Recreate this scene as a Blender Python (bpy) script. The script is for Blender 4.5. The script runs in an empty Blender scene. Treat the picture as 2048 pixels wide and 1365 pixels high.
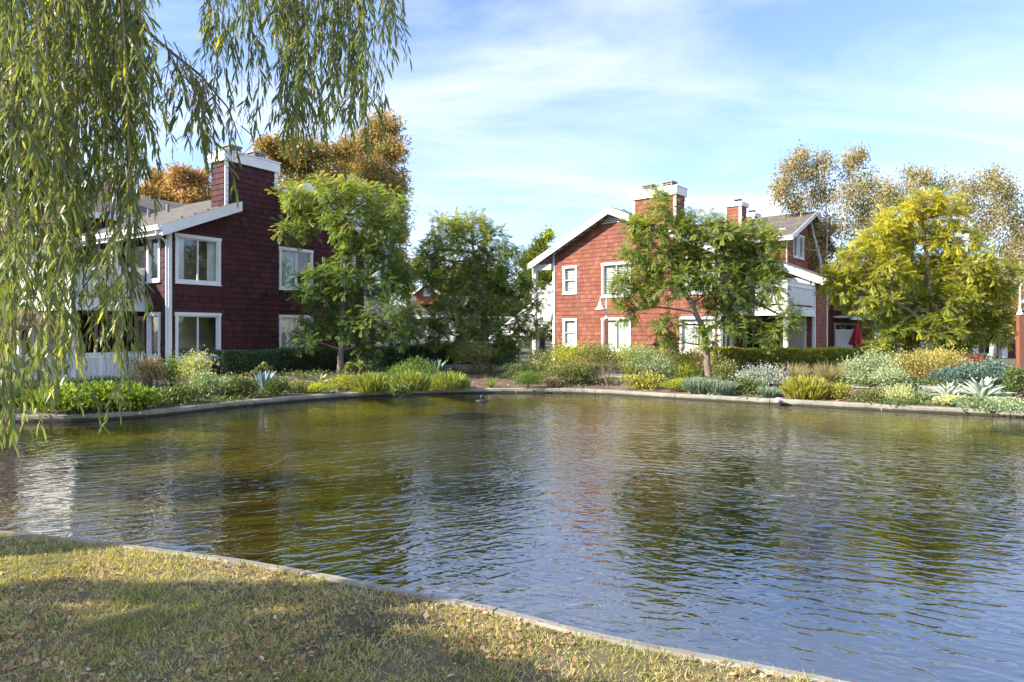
import bpy, bmesh, math, random
import numpy as np
from mathutils import Vector, Matrix, Euler

random.seed(7)
rng = np.random.default_rng(7)
SC = bpy.context.scene
COL = SC.collection
F, CX, HY, EYE = 1300.0, 1024.0, 662.0, 2.05      # focal length (photo px), principal column, horizon row, eye height

# ------------------------------------------------------------------ camera, sky, sun, exposure
cd = bpy.data.cameras.new('camera')
cam = bpy.data.objects.new('camera', cd)
COL.objects.link(cam)
cam.location = (0, 0, EYE)
cam.rotation_euler = (math.radians(90), 0, 0)
cd.sensor_width = 36.0
cd.lens = F / 2048 * 36.0
cd.shift_y = -(682.5 - HY) / 2048
cd.clip_start = 0.05
cd.clip_end = 3000
SC.camera = cam

SUN_DIR = Vector((-0.95, -0.31, 0.0)).normalized()    # horizontal direction towards the sun
SUN_EL = math.radians(31)
world = bpy.data.worlds.new('World')
SC.world = world
world.use_nodes = True
wn, wl = world.node_tree.nodes, world.node_tree.links
wn.clear()
w_out = wn.new('ShaderNodeOutputWorld')
w_bg = wn.new('ShaderNodeBackground')
w_bg.inputs['Strength'].default_value = 0.15
sky = wn.new('ShaderNodeTexSky')
sky.sky_type = 'NISHITA'
sky.sun_disc = False
sky.sun_elevation = SUN_EL
sky.sun_rotation = math.atan2(SUN_DIR.x, SUN_DIR.y)
sky.air_density = 1.0
sky.dust_density = 0.25
sky.ozone_density = 2.2
# thin cirrus all over the sky: stretched noise on the direction projected to a high layer
tc = wn.new('ShaderNodeTexCoord')
sep = wn.new('ShaderNodeSeparateXYZ')
wl.new(tc.outputs['Generated'], sep.inputs[0])
zc = wn.new('ShaderNodeMath'); zc.operation = 'ADD'; zc.inputs[1].default_value = 0.22
zm = wn.new('ShaderNodeMath'); zm.operation = 'MAXIMUM'; zm.inputs[1].default_value = 0.0
wl.new(sep.outputs['Z'], zm.inputs[0]); wl.new(zm.outputs[0], zc.inputs[0])
dv = wn.new('ShaderNodeVectorMath'); dv.operation = 'DIVIDE'
cb = wn.new('ShaderNodeCombineXYZ')
for i in range(3):
    wl.new(zc.outputs[0], cb.inputs[i])
wl.new(tc.outputs['Generated'], dv.inputs[0]); wl.new(cb.outputs[0], dv.inputs[1])
mp = wn.new('ShaderNodeMapping')
mp.inputs['Rotation'].default_value = (0, 0, math.radians(-14))
mp.inputs['Scale'].default_value = (0.75, 2.1, 0.0)
mp.inputs['Location'].default_value = (2.3, 0.4, 0)
wl.new(dv.outputs[0], mp.inputs[0])
n1 = wn.new('ShaderNodeTexNoise'); n1.inputs['Scale'].default_value = 1.15; n1.inputs['Detail'].default_value = 9
n1.inputs['Roughness'].default_value = 0.55; n1.inputs['Distortion'].default_value = 0.6
wl.new(mp.outputs[0], n1.inputs['Vector'])
cr = wn.new('ShaderNodeValToRGB')
cr.color_ramp.elements[0].position = 0.41; cr.color_ramp.elements[0].color = (0.04, 0.04, 0.04, 1)
cr.color_ramp.elements[1].position = 0.72; cr.color_ramp.elements[1].color = (0.80, 0.80, 0.80, 1)
wl.new(n1.outputs['Fac'], cr.inputs[0])
mixc = wn.new('ShaderNodeMixRGB')
mixc.inputs['Color2'].default_value = (4.1, 4.45, 4.7, 1)
wl.new(cr.outputs[0], mixc.inputs['Fac']); wl.new(sky.outputs[0], mixc.inputs['Color1'])
tint = wn.new('ShaderNodeMixRGB'); tint.blend_type = 'MULTIPLY'; tint.inputs['Fac'].default_value = 1.0; tint.inputs['Color2'].default_value = (0.87, 0.87, 1.0, 1)
wl.new(mixc.outputs[0], tint.inputs['Color1']); wl.new(tint.outputs[0], w_bg.inputs['Color']); wl.new(w_bg.outputs[0], w_out.inputs['Surface'])

sd = bpy.data.lights.new('sun', 'SUN')
sd.energy = 4.7
sd.angle = math.radians(0.55)
sd.color = (1.0, 0.93, 0.80)
sun = bpy.data.objects.new('sun', sd)
COL.objects.link(sun)
to_sun = Vector((SUN_DIR.x * math.cos(SUN_EL), SUN_DIR.y * math.cos(SUN_EL), math.sin(SUN_EL)))
sun.rotation_euler = to_sun.to_track_quat('Z', 'Y').to_euler()
sun.location = (-30, -10, 30)

SC.view_settings.view_transform = 'Standard'
SC.view_settings.look = 'None'
SC.view_settings.gamma = 1.0
SC.view_settings.use_curve_mapping = False
SC.view_settings.exposure = 1.18
SC.render.engine = 'CYCLES'
SC.cycles.max_bounces = 8
SC.cycles.transparent_max_bounces = 16
SC.cycles.caustics_reflective = False
SC.cycles.caustics_refractive = False
SC.cycles.use_denoising = True

# ------------------------------------------------------------------ small helpers
def px(x, y, D):
    """world point that photo pixel (x, y) shows at distance D"""
    return Vector(((x - CX) / F * D, D, EYE - (y - HY) / F * D))

def tag(o, label=None, cat=None, group=None, kind=None):
    if label: o['label'] = label
    if cat: o['category'] = cat
    if group: o['group'] = group
    if kind: o['kind'] = kind
    return o

def link(o, parent=None):
    COL.objects.link(o)
    if parent is not None:
        o.parent = parent
    return o

def empty(name, loc=(0, 0, 0), rz=0.0):
    o = bpy.data.objects.new(name, None)
    o.empty_display_size = 0.2
    o.location = loc
    o.rotation_euler = (0, 0, rz)
    return link(o)

def np_mesh(name, V, Fc, mat, rnd=None, smooth=False):
    """fast mesh from arrays; Fc is (n, k)"""
    V = np.ascontiguousarray(V, dtype=np.float32); Fc = np.ascontiguousarray(Fc, dtype=np.int32)
    me = bpy.data.meshes.new(name)
    n, k = Fc.shape
    me.vertices.add(len(V)); me.vertices.foreach_set('co', V.ravel())
    me.loops.add(n * k); me.loops.foreach_set('vertex_index', Fc.ravel())
    me.polygons.add(n)
    me.polygons.foreach_set('loop_start', np.arange(0, n * k, k, dtype=np.int32))
    me.polygons.foreach_set('loop_total', np.full(n, k, dtype=np.int32))
    if smooth:
        me.polygons.foreach_set('use_smooth', np.ones(n, dtype=bool))
    if rnd is not None:
        a = me.attributes.new('rnd', 'FLOAT', 'POINT')
        a.data.foreach_set('value', np.ascontiguousarray(rnd, dtype=np.float32))
    me.update(calc_edges=True)
    if mat: me.materials.append(mat)
    return me

class MB:
    """collects boxes, prisms and tubes; build() links them as ONE mesh object"""
    def __init__(self): self.v = []; self.f = []; self.r = []
    def add(self, vs, fs, r=None):
        b = len(self.v)
        self.v += [tuple(p) for p in vs]
        self.f += [tuple(i + b for i in q) for q in fs]
        self.r += [random.random() if r is None else r] * len(vs)
        return self
    def hexa(self, p, r=None):
        return self.add(p, [(0, 3, 2, 1), (4, 5, 6, 7), (0, 1, 5, 4), (1, 2, 6, 5), (2, 3, 7, 6), (3, 0, 4, 7)], r)
    def box(self, x0, x1, y0, y1, z0, z1, fn=None, r=None):
        P = [(x0, y0, z0), (x1, y0, z0), (x1, y1, z0), (x0, y1, z0), (x0, y0, z1), (x1, y0, z1), (x1, y1, z1), (x0, y1, z1)]
        if fn: P = [fn(*p) for p in P]
        return self.hexa(P, r)
    def bar(self, a, b, w, h, up=(0, 0, 1)):
        a, b = Vector(a), Vector(b); d = (b - a).normalized(); up = Vector(up)
        s = d.cross(up)
        if s.length < 1e-4: s = d.cross(Vector((1, 0, 0)))
        s.normalize(); t = s.cross(d).normalized(); s *= w / 2; t *= h / 2
        return self.hexa([a - s - t, a + s - t, a + s + t, a - s + t, b - s - t, b + s - t, b + s + t, b - s + t])
    def tube(self, pts, rad, n=7, cap=True):
        pts = [Vector(p) for p in pts]; b = len(self.v); ref = None
        for i, p in enumerate(pts):
            d = (pts[min(i + 1, len(pts) - 1)] - pts[max(i - 1, 0)]).normalized()
            if ref is None: ref = d.orthogonal().normalized()
            s = (ref - d * ref.dot(d))
            s = s.normalized() if s.length > 1e-5 else d.orthogonal().normalized()
            ref = s; t = d.cross(s)
            for k in range(n):
                a = 2 * math.pi * k / n
                self.v.append(tuple(p + (s * math.cos(a) + t * math.sin(a)) * rad[i]))
        self.r += [random.random()] * (len(pts) * n)
        for i in range(len(pts) - 1):
            for k in range(n):
                k2 = (k + 1) % n
                self.f.append((b + i * n + k, b + i * n + k2, b + (i + 1) * n + k2, b + (i + 1) * n + k))
        if cap:
            self.f.append(tuple(b + k for k in reversed(range(n))))
            self.f.append(tuple(b + (len(pts) - 1) * n + k for k in range(n)))
        return self
    def lathe(self, prof, n=14, c=(0, 0, 0)):
        b = len(self.v)
        for (r, z) in prof:
            for k in range(n):
                a = 2 * math.pi * k / n
                self.v.append((c[0] + r * math.cos(a), c[1] + r * math.sin(a), c[2] + z))
        self.r += [0.5] * (len(prof) * n)
        for i in range(len(prof) - 1):
            for k in range(n):
                k2 = (k + 1) % n
                self.f.append((b + i * n + k, b + i * n + k2, b + (i + 1) * n + k2, b + (i + 1) * n + k))
        return self
    def mesh(self, name, mat, smooth=False, fix=True):
        me = bpy.data.meshes.new(name)
        me.from_pydata(self.v, [], self.f)
        if fix:
            bm = bmesh.new(); bm.from_mesh(me)
            bmesh.ops.recalc_face_normals(bm, faces=bm.faces[:])
            bm.to_mesh(me); bm.free()
        a = me.attributes.new('rnd', 'FLOAT', 'POINT')
        a.data.foreach_set('value', np.array(self.r, dtype=np.float32))
        if smooth:
            me.polygons.foreach_set('use_smooth', np.ones(len(me.polygons), dtype=bool))
        me.materials.append(mat)
        return me
    def build(self, name, mat, parent=None, smooth=False, fix=True):
        return link(bpy.data.objects.new(name, self.mesh(name, mat, smooth, fix)), parent)

# ------------------------------------------------------------------ materials
def new_mat(name):
    m = bpy.data.materials.new(name); m.use_nodes = True
    n = m.node_tree.nodes; l = m.node_tree.links
    return m, n, l, n['Principled BSDF']

def noise(n, l, scale, detail=4, rough=0.55, coord='Object', vec_scale=None, dist=0.0):
    t = n.new('ShaderNodeTexCoord'); x = n.new('ShaderNodeTexNoise')
    x.inputs['Scale'].default_value = scale; x.inputs['Detail'].default_value = detail
    x.inputs['Roughness'].default_value = rough; x.inputs['Distortion'].default_value = dist
    if vec_scale:
        mpn = n.new('ShaderNodeMapping'); mpn.inputs['Scale'].default_value = vec_scale
        l.new(t.outputs[coord], mpn.inputs[0]); l.new(mpn.outputs[0], x.inputs['Vector'])
    else:
        l.new(t.outputs[coord], x.inputs['Vector'])
    return x

def ramp(n, l, src, stops):
    r = n.new('ShaderNodeValToRGB'); e = r.color_ramp.elements
    e[0].position, e[0].color = stops[0][0], (*stops[0][1], 1)
    e[1].position, e[1].color = stops[-1][0], (*stops[-1][1], 1)
    for p, c in stops[1:-1]:
        k = e.new(p); k.color = (*c, 1)
    l.new(src, r.inputs[0]); return r

def mixrgb(n, l, a, b, fac, mode='MIX'):
    x = n.new('ShaderNodeMixRGB'); x.blend_type = mode
    for s, v in (('Color1', a), ('Color2', b), ('Fac', fac)):
        if isinstance(v, (tuple, list)): x.inputs[s].default_value = (*v, 1)
        elif isinstance(v, (int, float)): x.inputs[s].default_value = v
        else: l.new(v, x.inputs[s])
    return x

def bump(n, l, height, bsdf, strength=0.3, dist=0.02):
    b = n.new('ShaderNodeBump'); b.inputs['Strength'].default_value = strength; b.inputs['Distance'].default_value = dist
    l.new(height, b.inputs['Height']); l.new(b.outputs[0], bsdf.inputs['Normal']); return b

def noisy_mat(name, c0, c1, scale=3.0, rough=0.8, bmp=0.2, bscale=40, vec_scale=None, metallic=0.0):
    m, n, l, p = new_mat(name)
    a = noise(n, l, scale, 6, 0.6, vec_scale=vec_scale)
    r = ramp(n, l, a.outputs['Fac'], [(0.3, c0), (0.7, c1)])
    l.new(r.outputs[0], p.inputs['Base Color'])
    p.inputs['Roughness'].default_value = rough; p.inputs['Metallic'].default_value = metallic
    if bmp:
        b = noise(n, l, bscale, 4, 0.6, vec_scale=vec_scale); bump(n, l, b.outputs['Fac'], p, bmp, 0.01)
    return m

LEAF_K = 1.9
def leaf_mat(name, stops, trans=0.42, rough=0.5, spec=0.35):
    """leaf colour picked per leaf from a ramp; part of the light comes through the blade"""
    m, n, l, p = new_mat(name)
    at = n.new('ShaderNodeAttribute'); at.attribute_name = 'rnd'
    stops = [(q, tuple(min(.75, v * LEAF_K) for v in c)) for q, c in stops]
    r = ramp(n, l, at.outputs['Fac'], stops)
    l.new(r.outputs[0], p.inputs['Base Color'])
    p.inputs['Roughness'].default_value = rough
    p.inputs['Specular IOR Level'].default_value = spec
    tr = n.new('ShaderNodeBsdfTranslucent')
    br = mixrgb(n, l, r.outputs[0], (1.0, 0.95, 0.35), 1.0, 'MULTIPLY')
    g = n.new('ShaderNodeMixRGB'); g.blend_type = 'MULTIPLY'; g.inputs['Fac'].default_value = 1.0
    g.inputs['Color2'].default_value = (1.6, 1.6, 1.6, 1)
    l.new(br.outputs[0], g.inputs['Color1']); l.new(g.outputs[0], tr.inputs['Color'])
    mx = n.new('ShaderNodeMixShader'); mx.inputs[0].default_value = trans
    l.new(p.outputs[0], mx.inputs[1]); l.new(tr.outputs[0], mx.inputs[2])
    l.new(mx.outputs[0], n['Material Output'].inputs['Surface'])
    return m

M = {}
M['white'] = noisy_mat('white_paint', (0.72, 0.72, 0.70), (0.83, 0.83, 0.81), 2.5, 0.55, 0.08, 30)
M['white_old'] = noisy_mat('weathered_white_paint', (0.55, 0.54, 0.50), (0.80, 0.80, 0.77), 4.0, 0.6, 0.15, 30, vec_scale=(6, 6, 0.7))
M['roof'] = None
M['bark'] = noisy_mat('grey_bark', (0.13, 0.10, 0.075), (0.30, 0.24, 0.18), 9, 0.9, 0.6, 30, vec_scale=(3, 3, 0.6))
M['bark_dark'] = noisy_mat('dark_bark', (0.05, 0.04, 0.03), (0.14, 0.11, 0.08), 9, 0.9, 0.6, 30, vec_scale=(3, 3, 0.6))
M['birch'] = noisy_mat('birch_bark', (0.35, 0.32, 0.28), (0.80, 0.77, 0.72), 5, 0.7, 0.3, 20, vec_scale=(1, 1, 4))
M['concrete'] = noisy_mat('concrete', (0.22, 0.20, 0.165), (0.38, 0.355, 0.30), 2.2, 0.85, 0.25, 60)
def kerb_mat():
    m, n, l, p = new_mat('kerb_concrete')
    a = noise(n, l, 2.0, 7, 0.65); r = ramp(n, l, a.outputs['Fac'], [(0.25, (0.19, 0.17, 0.135)), (0.5, (0.31, 0.285, 0.23)), (0.75, (0.43, 0.40, 0.335))])
    f = noise(n, l, 60, 4, 0.7); fr_ = ramp(n, l, f.outputs['Fac'], [(0.3, (0.75, 0.75, 0.75)), (0.7, (1.15, 1.15, 1.12))])
    x = mixrgb(n, l, r.outputs[0], fr_.outputs[0], 1.0, 'MULTIPLY')
    t = n.new('ShaderNodeTexCoord'); sp = n.new('ShaderNodeSeparateXYZ'); l.new(t.outputs['Object'], sp.inputs[0])
    w = n.new('ShaderNodeMath'); w.operation = 'MULTIPLY_ADD'; w.inputs[1].default_value = .07; l.new(a.outputs['Fac'], w.inputs[0]); l.new(sp.outputs['Z'], w.inputs[2])
    st = ramp(n, l, w.outputs[0], [(0.075, (1, 1, 1)), (0.105, (0, 0, 0))])
    y = mixrgb(n, l, x.outputs[0], (0.045, 0.042, 0.02), st.outputs[0])                     # algae and damp at the waterline
    l.new(y.outputs[0], p.inputs['Base Color']); p.inputs['Roughness'].default_value = .85; bump(n, l, f.outputs['Fac'], p, .4, .01)
    return m
M['kerb'] = kerb_mat()
M['mulch'] = noisy_mat('mulch_soil', (0.09, 0.055, 0.035), (0.24, 0.16, 0.11), 3.0, 0.95, 0.9, 35)
M['path'] = noisy_mat('path_concrete', (0.34, 0.32, 0.28), (0.46, 0.43, 0.38), 3.0, 0.9, 0.2, 50)
M['ground'] = noisy_mat('far_ground', (0.07, 0.075, 0.04), (0.15, 0.13, 0.08), 0.6, 0.95, 0.5, 8)
M['brown_post'] = noisy_mat('red_brown_stain', (0.20, 0.075, 0.04), (0.30, 0.12, 0.07), 5, 0.6, 0.2, 40, vec_scale=(4, 4, 0.5))
M['orange_wood'] = noisy_mat('orange_brown_wood', (0.35, 0.12, 0.05), (0.48, 0.18, 0.08), 5, 0.6, 0.2, 40)
M['dark_metal'] = noisy_mat('dark_metal', (0.02, 0.02, 0.02), (0.05, 0.05, 0.05), 6, 0.5, 0.1, 30)
M['vent_metal'] = noisy_mat('vent_metal', (0.16, 0.14, 0.12), (0.28, 0.25, 0.21), 6, 0.5, 0.1, 30)
M['room'] = noisy_mat('room_plaster', (0.30, 0.28, 0.25), (0.36, 0.34, 0.30), 2, 0.9, 0.0)
M['curtain'] = noisy_mat('curtain_cloth', (0.62, 0.62, 0.60), (0.75, 0.75, 0.73), 3, 0.9, 0.0)
M['blind'] = noisy_mat('blind_slats', (0.72, 0.71, 0.66), (0.80, 0.79, 0.74), 3, 0.6, 0.0)
M['shade_green'] = noisy_mat('pale_green_shade', (0.30, 0.40, 0.33), (0.38, 0.48, 0.40), 2, 0.85, 0.0)
M['red_cloth'] = noisy_mat('red_canvas', (0.33, 0.012, 0.018), (0.42, 0.02, 0.03), 4, 0.8, 0.1, 60)
M['mauve_cloth'] = noisy_mat('mauve_canvas', (0.22, 0.10, 0.09), (0.29, 0.14, 0.125), 4, 0.85, 0.1, 60)
M['rock'] = noisy_mat('pale_rock', (0.22, 0.21, 0.22), (0.48, 0.46, 0.46), 6, 0.9, 0.5, 20)
M['beige_wall'] = noisy_mat('beige_panel', (0.50, 0.47, 0.41), (0.60, 0.57, 0.50), 2, 0.8, 0.1, 30)

def shingle_mat(name, stops):
    m, n, l, p = new_mat(name)
    at = n.new('ShaderNodeAttribute'); at.attribute_name = 'rnd'
    oi = n.new('ShaderNodeObjectInfo')
    ad = n.new('ShaderNodeMath'); ad.operation = 'ADD'; l.new(at.outputs['Fac'], ad.inputs[0]); l.new(oi.outputs['Random'], ad.inputs[1])
    fr = n.new('ShaderNodeMath'); fr.operation = 'FRACT'; l.new(ad.outputs[0], fr.inputs[0])
    r = ramp(n, l, fr.outputs[0], stops)
    g = noise(n, l, 5, 5, 0.65, coord='Object', vec_scale=(14, 14, 1.0))
    gr = ramp(n, l, g.outputs['Fac'], [(0.25, (0.72, 0.70, 0.70)), (0.75, (1.12, 1.12, 1.12))])
    w = noise(n, l, 0.7, 3, 0.6)
    wr = ramp(n, l, w.outputs['Fac'], [(0.3, (0.76, 0.77, 0.80)), (0.7, (1.14, 1.12, 1.10))])
    a = mixrgb(n, l, r.outputs[0], gr.outputs[0], 1.0, 'MULTIPLY')
    b = mixrgb(n, l, a.outputs[0], wr.outputs[0], 1.0, 'MULTIPLY')
    l.new(b.outputs[0], p.inputs['Base Color']); p.inputs['Roughness'].default_value = 0.8
    p.inputs['Specular IOR Level'].default_value = 0.25
    bump(n, l, g.outputs['Fac'], p, 0.5, 0.01)
    return m
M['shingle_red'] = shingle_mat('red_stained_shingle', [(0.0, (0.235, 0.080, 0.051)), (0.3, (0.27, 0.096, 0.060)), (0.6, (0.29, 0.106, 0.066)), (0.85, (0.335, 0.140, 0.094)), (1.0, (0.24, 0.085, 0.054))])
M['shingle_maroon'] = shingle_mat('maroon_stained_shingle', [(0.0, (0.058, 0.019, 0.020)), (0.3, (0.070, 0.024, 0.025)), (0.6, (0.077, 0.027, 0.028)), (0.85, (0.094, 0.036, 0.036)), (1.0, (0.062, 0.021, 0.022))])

def roof_mat():
    m, n, l, p = new_mat('asphalt_roof_shingles')
    t = n.new('ShaderNodeTexCoord')
    br = n.new('ShaderNodeTexBrick')
    br.inputs['Scale'].default_value = 1.0; br.inputs['Brick Width'].default_value = 0.32; br.inputs['Row Height'].default_value = 0.14
    br.inputs['Mortar Size'].default_value = 0.012
    br.inputs['Color1'].default_value = (0.115, 0.098, 0.08, 1); br.inputs['Color2'].default_value = (0.19, 0.165, 0.135, 1); br.inputs['Mortar'].default_value = (0.05, 0.045, 0.04, 1)
    l.new(t.outputs['Object'], br.inputs['Vector'])
    g = noise(n, l, 1.5, 6, 0.65); gr = ramp(n, l, g.outputs['Fac'], [(0.3, (0.8, 0.8, 0.8)), (0.7, (1.15, 1.13, 1.1))])
    x = mixrgb(n, l, br.outputs['Color'], gr.outputs[0], 1.0, 'MULTIPLY')
    l.new(x.outputs[0], p.inputs['Base Color']); p.inputs['Roughness'].default_value = 0.95
    bump(n, l, br.outputs['Fac'], p, -0.4, 0.01)
    return m
M['roof'] = roof_mat()

def glass_mat():
    m, n, l, p = new_mat('window_glass')
    fr = n.new('ShaderNodeFresnel'); fr.inputs['IOR'].default_value = 1.75
    gl = n.new('ShaderNodeBsdfGlossy'); gl.inputs['Roughness'].default_value = 0.015; gl.inputs['Color'].default_value = (0.95, 0.97, 1, 1)
    tr = n.new('ShaderNodeBsdfTransparent'); tr.inputs['Color'].default_value = (0.93, 0.95, 0.94, 1)
    g = noise(n, l, 1.6, 2); b = n.new('ShaderNodeBump'); b.inputs['Strength'].default_value = 0.06; b.inputs['Distance'].default_value = 0.05
    l.new(g.outputs['Fac'], b.inputs['Height']); l.new(b.outputs[0], gl.inputs['Normal'])
    mx = n.new('ShaderNodeMixShader')
    geo = n.new('ShaderNodeNewGeometry'); inv = n.new('ShaderNodeMath'); inv.operation = 'SUBTRACT'; inv.inputs[0].default_value = 1.0
    l.new(geo.outputs['Backfacing'], inv.inputs[1]); ff = n.new('ShaderNodeMath'); ff.operation = 'MULTIPLY'
    l.new(fr.outputs[0], ff.inputs[0]); l.new(inv.outputs[0], ff.inputs[1])
    l.new(ff.outputs[0], mx.inputs[0]); l.new(tr.outputs[0], mx.inputs[1]); l.new(gl.outputs[0], mx.inputs[2])
    l.new(mx.outputs[0], n['Material Output'].inputs['Surface'])
    return m
M['glass'] = glass_mat()

def water_mat():
    m, n, l, p = new_mat('pond_water')
    t = n.new('ShaderNodeTexCoord')
    def layer(sc, rot, scale, det, dist, rough=0.5):
        mr = n.new('ShaderNodeMapping'); mr.inputs['Rotation'].default_value = (0, 0, math.radians(rot)); l.new(t.outputs['Object'], mr.inputs[0])
        mpn = n.new('ShaderNodeMapping'); mpn.inputs['Scale'].default_value = sc; l.new(mr.outputs[0], mpn.inputs[0])
        x = n.new('ShaderNodeTexNoise'); x.inputs['Scale'].default_value = scale; x.inputs['Detail'].default_value = det
        x.inputs['Roughness'].default_value = rough; x.inputs['Distortion'].default_value = dist
        l.new(mpn.outputs[0], x.inputs['Vector']); return x
    a1 = layer((1.0, 2.6, 1), -30, 2.3, 1.0, 0.9)      # crests bend from one wind direction to the other across the pond
    a2 = layer((1.0, 2.6, 1), 27, 2.5, 1.0, 0.9)
    b = layer((1.0, 1.8, 1), 6, 6.0, 1.5, 0.8)
    c = layer((1, 1.5, 1), -20, 14, 1, 0.4)
    calm = layer((1, 1, 1), 0, 0.28, 2, 0.6)
    sx = n.new('ShaderNodeSeparateXYZ'); l.new(t.outputs['Object'], sx.inputs[0])
    ds = n.new('ShaderNodeVectorMath'); ds.operation = 'DISTANCE'; ds.inputs[1].default_value = (1.5, 13.0, 0); l.new(t.outputs['Object'], ds.inputs[0])
    def mrange(x, f0, f1, t0, t1):
        q = n.new('ShaderNodeMapRange'); q.interpolation_type = 'SMOOTHSTEP'
        for k_, v_ in zip(('From Min', 'From Max', 'To Min', 'To Max'), (f0, f1, t0, t1)): q.inputs[k_].default_value = v_
        l.new(x, q.inputs['Value']); return q.outputs[0]
    def op(kind, x, y):
        q = n.new('ShaderNodeMath'); q.operation = kind
        for i_, v_ in enumerate((x, y)):
            if isinstance(v_, (int, float)): q.inputs[i_].default_value = v_
            else: l.new(v_, q.inputs[i_])
        return q.outputs[0]
    m1 = mrange(sx.outputs['X'], 3.2, -2.0, 0.1, 1.0)
    h = op('ADD', op('MULTIPLY', a1.outputs['Fac'], m1), op('MULTIPLY', a2.outputs['Fac'], op('SUBTRACT', 1.1, m1)))
    h = op('ADD', h, op('MULTIPLY', b.outputs['Fac'], .42))
    h = op('ADD', h, op('MULTIPLY', c.outputs['Fac'], .10))
    hh = op('MULTIPLY', h, op('MULTIPLY', mrange(calm.outputs['Fac'], .36, .62, 0.6, 1.3), mrange(ds.outputs['Value'], 2.5, 8.5, 1.7, .62)))
    bp = n.new('ShaderNodeBump'); bp.inputs['Strength'].default_value = 1.0; bp.inputs['Distance'].default_value = 0.0165
    l.new(hh, bp.inputs['Height'])
    fr = n.new('ShaderNodeFresnel'); fr.inputs['IOR'].default_value = 4.0; l.new(bp.outputs[0], fr.inputs['Normal'])
    gl = n.new('ShaderNodeBsdfGlossy'); gl.inputs['Roughness'].default_value = 0.008; gl.inputs['Color'].default_value = (0.97, 0.98, 1, 1)
    l.new(bp.outputs[0], gl.inputs['Normal'])
    tr = n.new('ShaderNodeBsdfTransparent'); tr.inputs['Color'].default_value = (0.52, 0.52, 0.27, 1)
    mx = n.new('ShaderNodeMixShader')
    geo = n.new('ShaderNodeNewGeometry'); inv = n.new('ShaderNodeMath'); inv.operation = 'SUBTRACT'; inv.inputs[0].default_value = 1.0
    l.new(geo.outputs['Backfacing'], inv.inputs[1]); ff = n.new('ShaderNodeMath'); ff.operation = 'MULTIPLY'
    l.new(fr.outputs[0], ff.inputs[0]); l.new(inv.outputs[0], ff.inputs[1])
    l.new(ff.outputs[0], mx.inputs[0]); l.new(tr.outputs[0], mx.inputs[1]); l.new(gl.outputs[0], mx.inputs[2])
    l.new(mx.outputs[0], n['Material Output'].inputs['Surface'])
    return m
M['water'] = water_mat()
def bottom_mat():
    m, n, l, p = new_mat('pond_bed')
    a = noise(n, l, 0.55, 5, 0.6); b = noise(n, l, 5, 5, 0.7)
    r = ramp(n, l, a.outputs['Fac'], [(0.35, (0.20, 0.155, 0.02)), (0.6, (0.38, 0.30, 0.05)), (0.75, (0.26, 0.18, 0.06))])
    r2 = ramp(n, l, b.outputs['Fac'], [(0.3, (0.75, 0.75, 0.75)), (0.7, (1.2, 1.2, 1.15))])
    x = mixrgb(n, l, r.outputs[0], r2.outputs[0], 1.0, 'MULTIPLY')
    at = n.new('ShaderNodeAttribute'); at.attribute_name = 'rnd'           # algae rim; dark middle is silt plus light lost in depth, painted in
    y = mixrgb(n, l, (0.035, 0.033, 0.012), x.outputs[0], at.outputs['Fac'])
    l.new(y.outputs[0], p.inputs['Base Color']); p.inputs['Roughness'].default_value = 1.0
    return m
M['bed'] = bottom_mat()
def lawn_mat():
    m, n, l, p = new_mat('lawn_soil')
    a = noise(n, l, 1.1, 6, 0.65); b = noise(n, l, 24, 5, 0.7)
    r = ramp(n, l, a.outputs['Fac'], [(0.32, (0.085, 0.075, 0.030)), (0.52, (0.16, 0.135, 0.065)), (0.7, (0.24, 0.19, 0.11))])
    r2 = ramp(n, l, b.outputs['Fac'], [(0.3, (0.6, 0.6, 0.6)), (0.7, (1.3, 1.3, 1.25))])
    x = mixrgb(n, l, r.outputs[0], r2.outputs[0], 1.0, 'MULTIPLY')
    l.new(x.outputs[0], p.inputs['Base Color']); p.inputs['Roughness'].default_value = 1.0
    bump(n, l, b.outputs['Fac'], p, 0.8, 0.02)
    return m
M['lawn'] = lawn_mat()

# leaf palettes
L = {}
L['jac'] = leaf_mat('feathery_green_leaf', [(0.0, (0.045, 0.072, 0.028)), (0.4, (0.080, 0.125, 0.040)), (0.7, (0.145, 0.178, 0.045)), (1.0, (0.28, 0.255, 0.045))], 0.5)
L['jac_yellow'] = leaf_mat('feathery_yellow_green_leaf', [(0.0, (0.06, 0.085, 0.02)), (0.35, (0.13, 0.155, 0.024)), (0.65, (0.25, 0.24, 0.026)), (1.0, (0.38, 0.315, 0.026))])
L['willow'] = leaf_mat('willow_leaf', [(0.0, (0.05, 0.068, 0.024)), (0.5, (0.095, 0.12, 0.04)), (0.85, (0.15, 0.17, 0.055)), (1.0, (0.30, 0.27, 0.05))], 0.45, 0.4, 0.5)
L['orange'] = leaf_mat('autumn_orange_leaf', [(0.0, (0.10, 0.11, 0.038)), (0.35, (0.19, 0.16, 0.055)), (0.65, (0.255, 0.17, 0.07)), (0.88, (0.25, 0.13, 0.07)), (1.0, (0.17, 0.065, 0.035))], 0.35)
L['rust'] = leaf_mat('rust_orange_leaf', [(0.0, (0.12, 0.085, 0.04)), (0.5, (0.235, 0.145, 0.065)), (1.0, (0.30, 0.20, 0.095))], 0.35)
L['birch'] = leaf_mat('birch_leaf', [(0.0, (0.085, 0.095, 0.035)), (0.45, (0.185, 0.165, 0.07)), (0.8, (0.25, 0.19, 0.09)), (1.0, (0.25, 0.15, 0.08))], 0.3)
L['dark'] = leaf_mat('dark_evergreen_leaf', [(0.0, (0.018, 0.035, 0.014)), (0.6, (0.04, 0.07, 0.025)), (1.0, (0.07, 0.10, 0.035))], 0.2)
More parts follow.
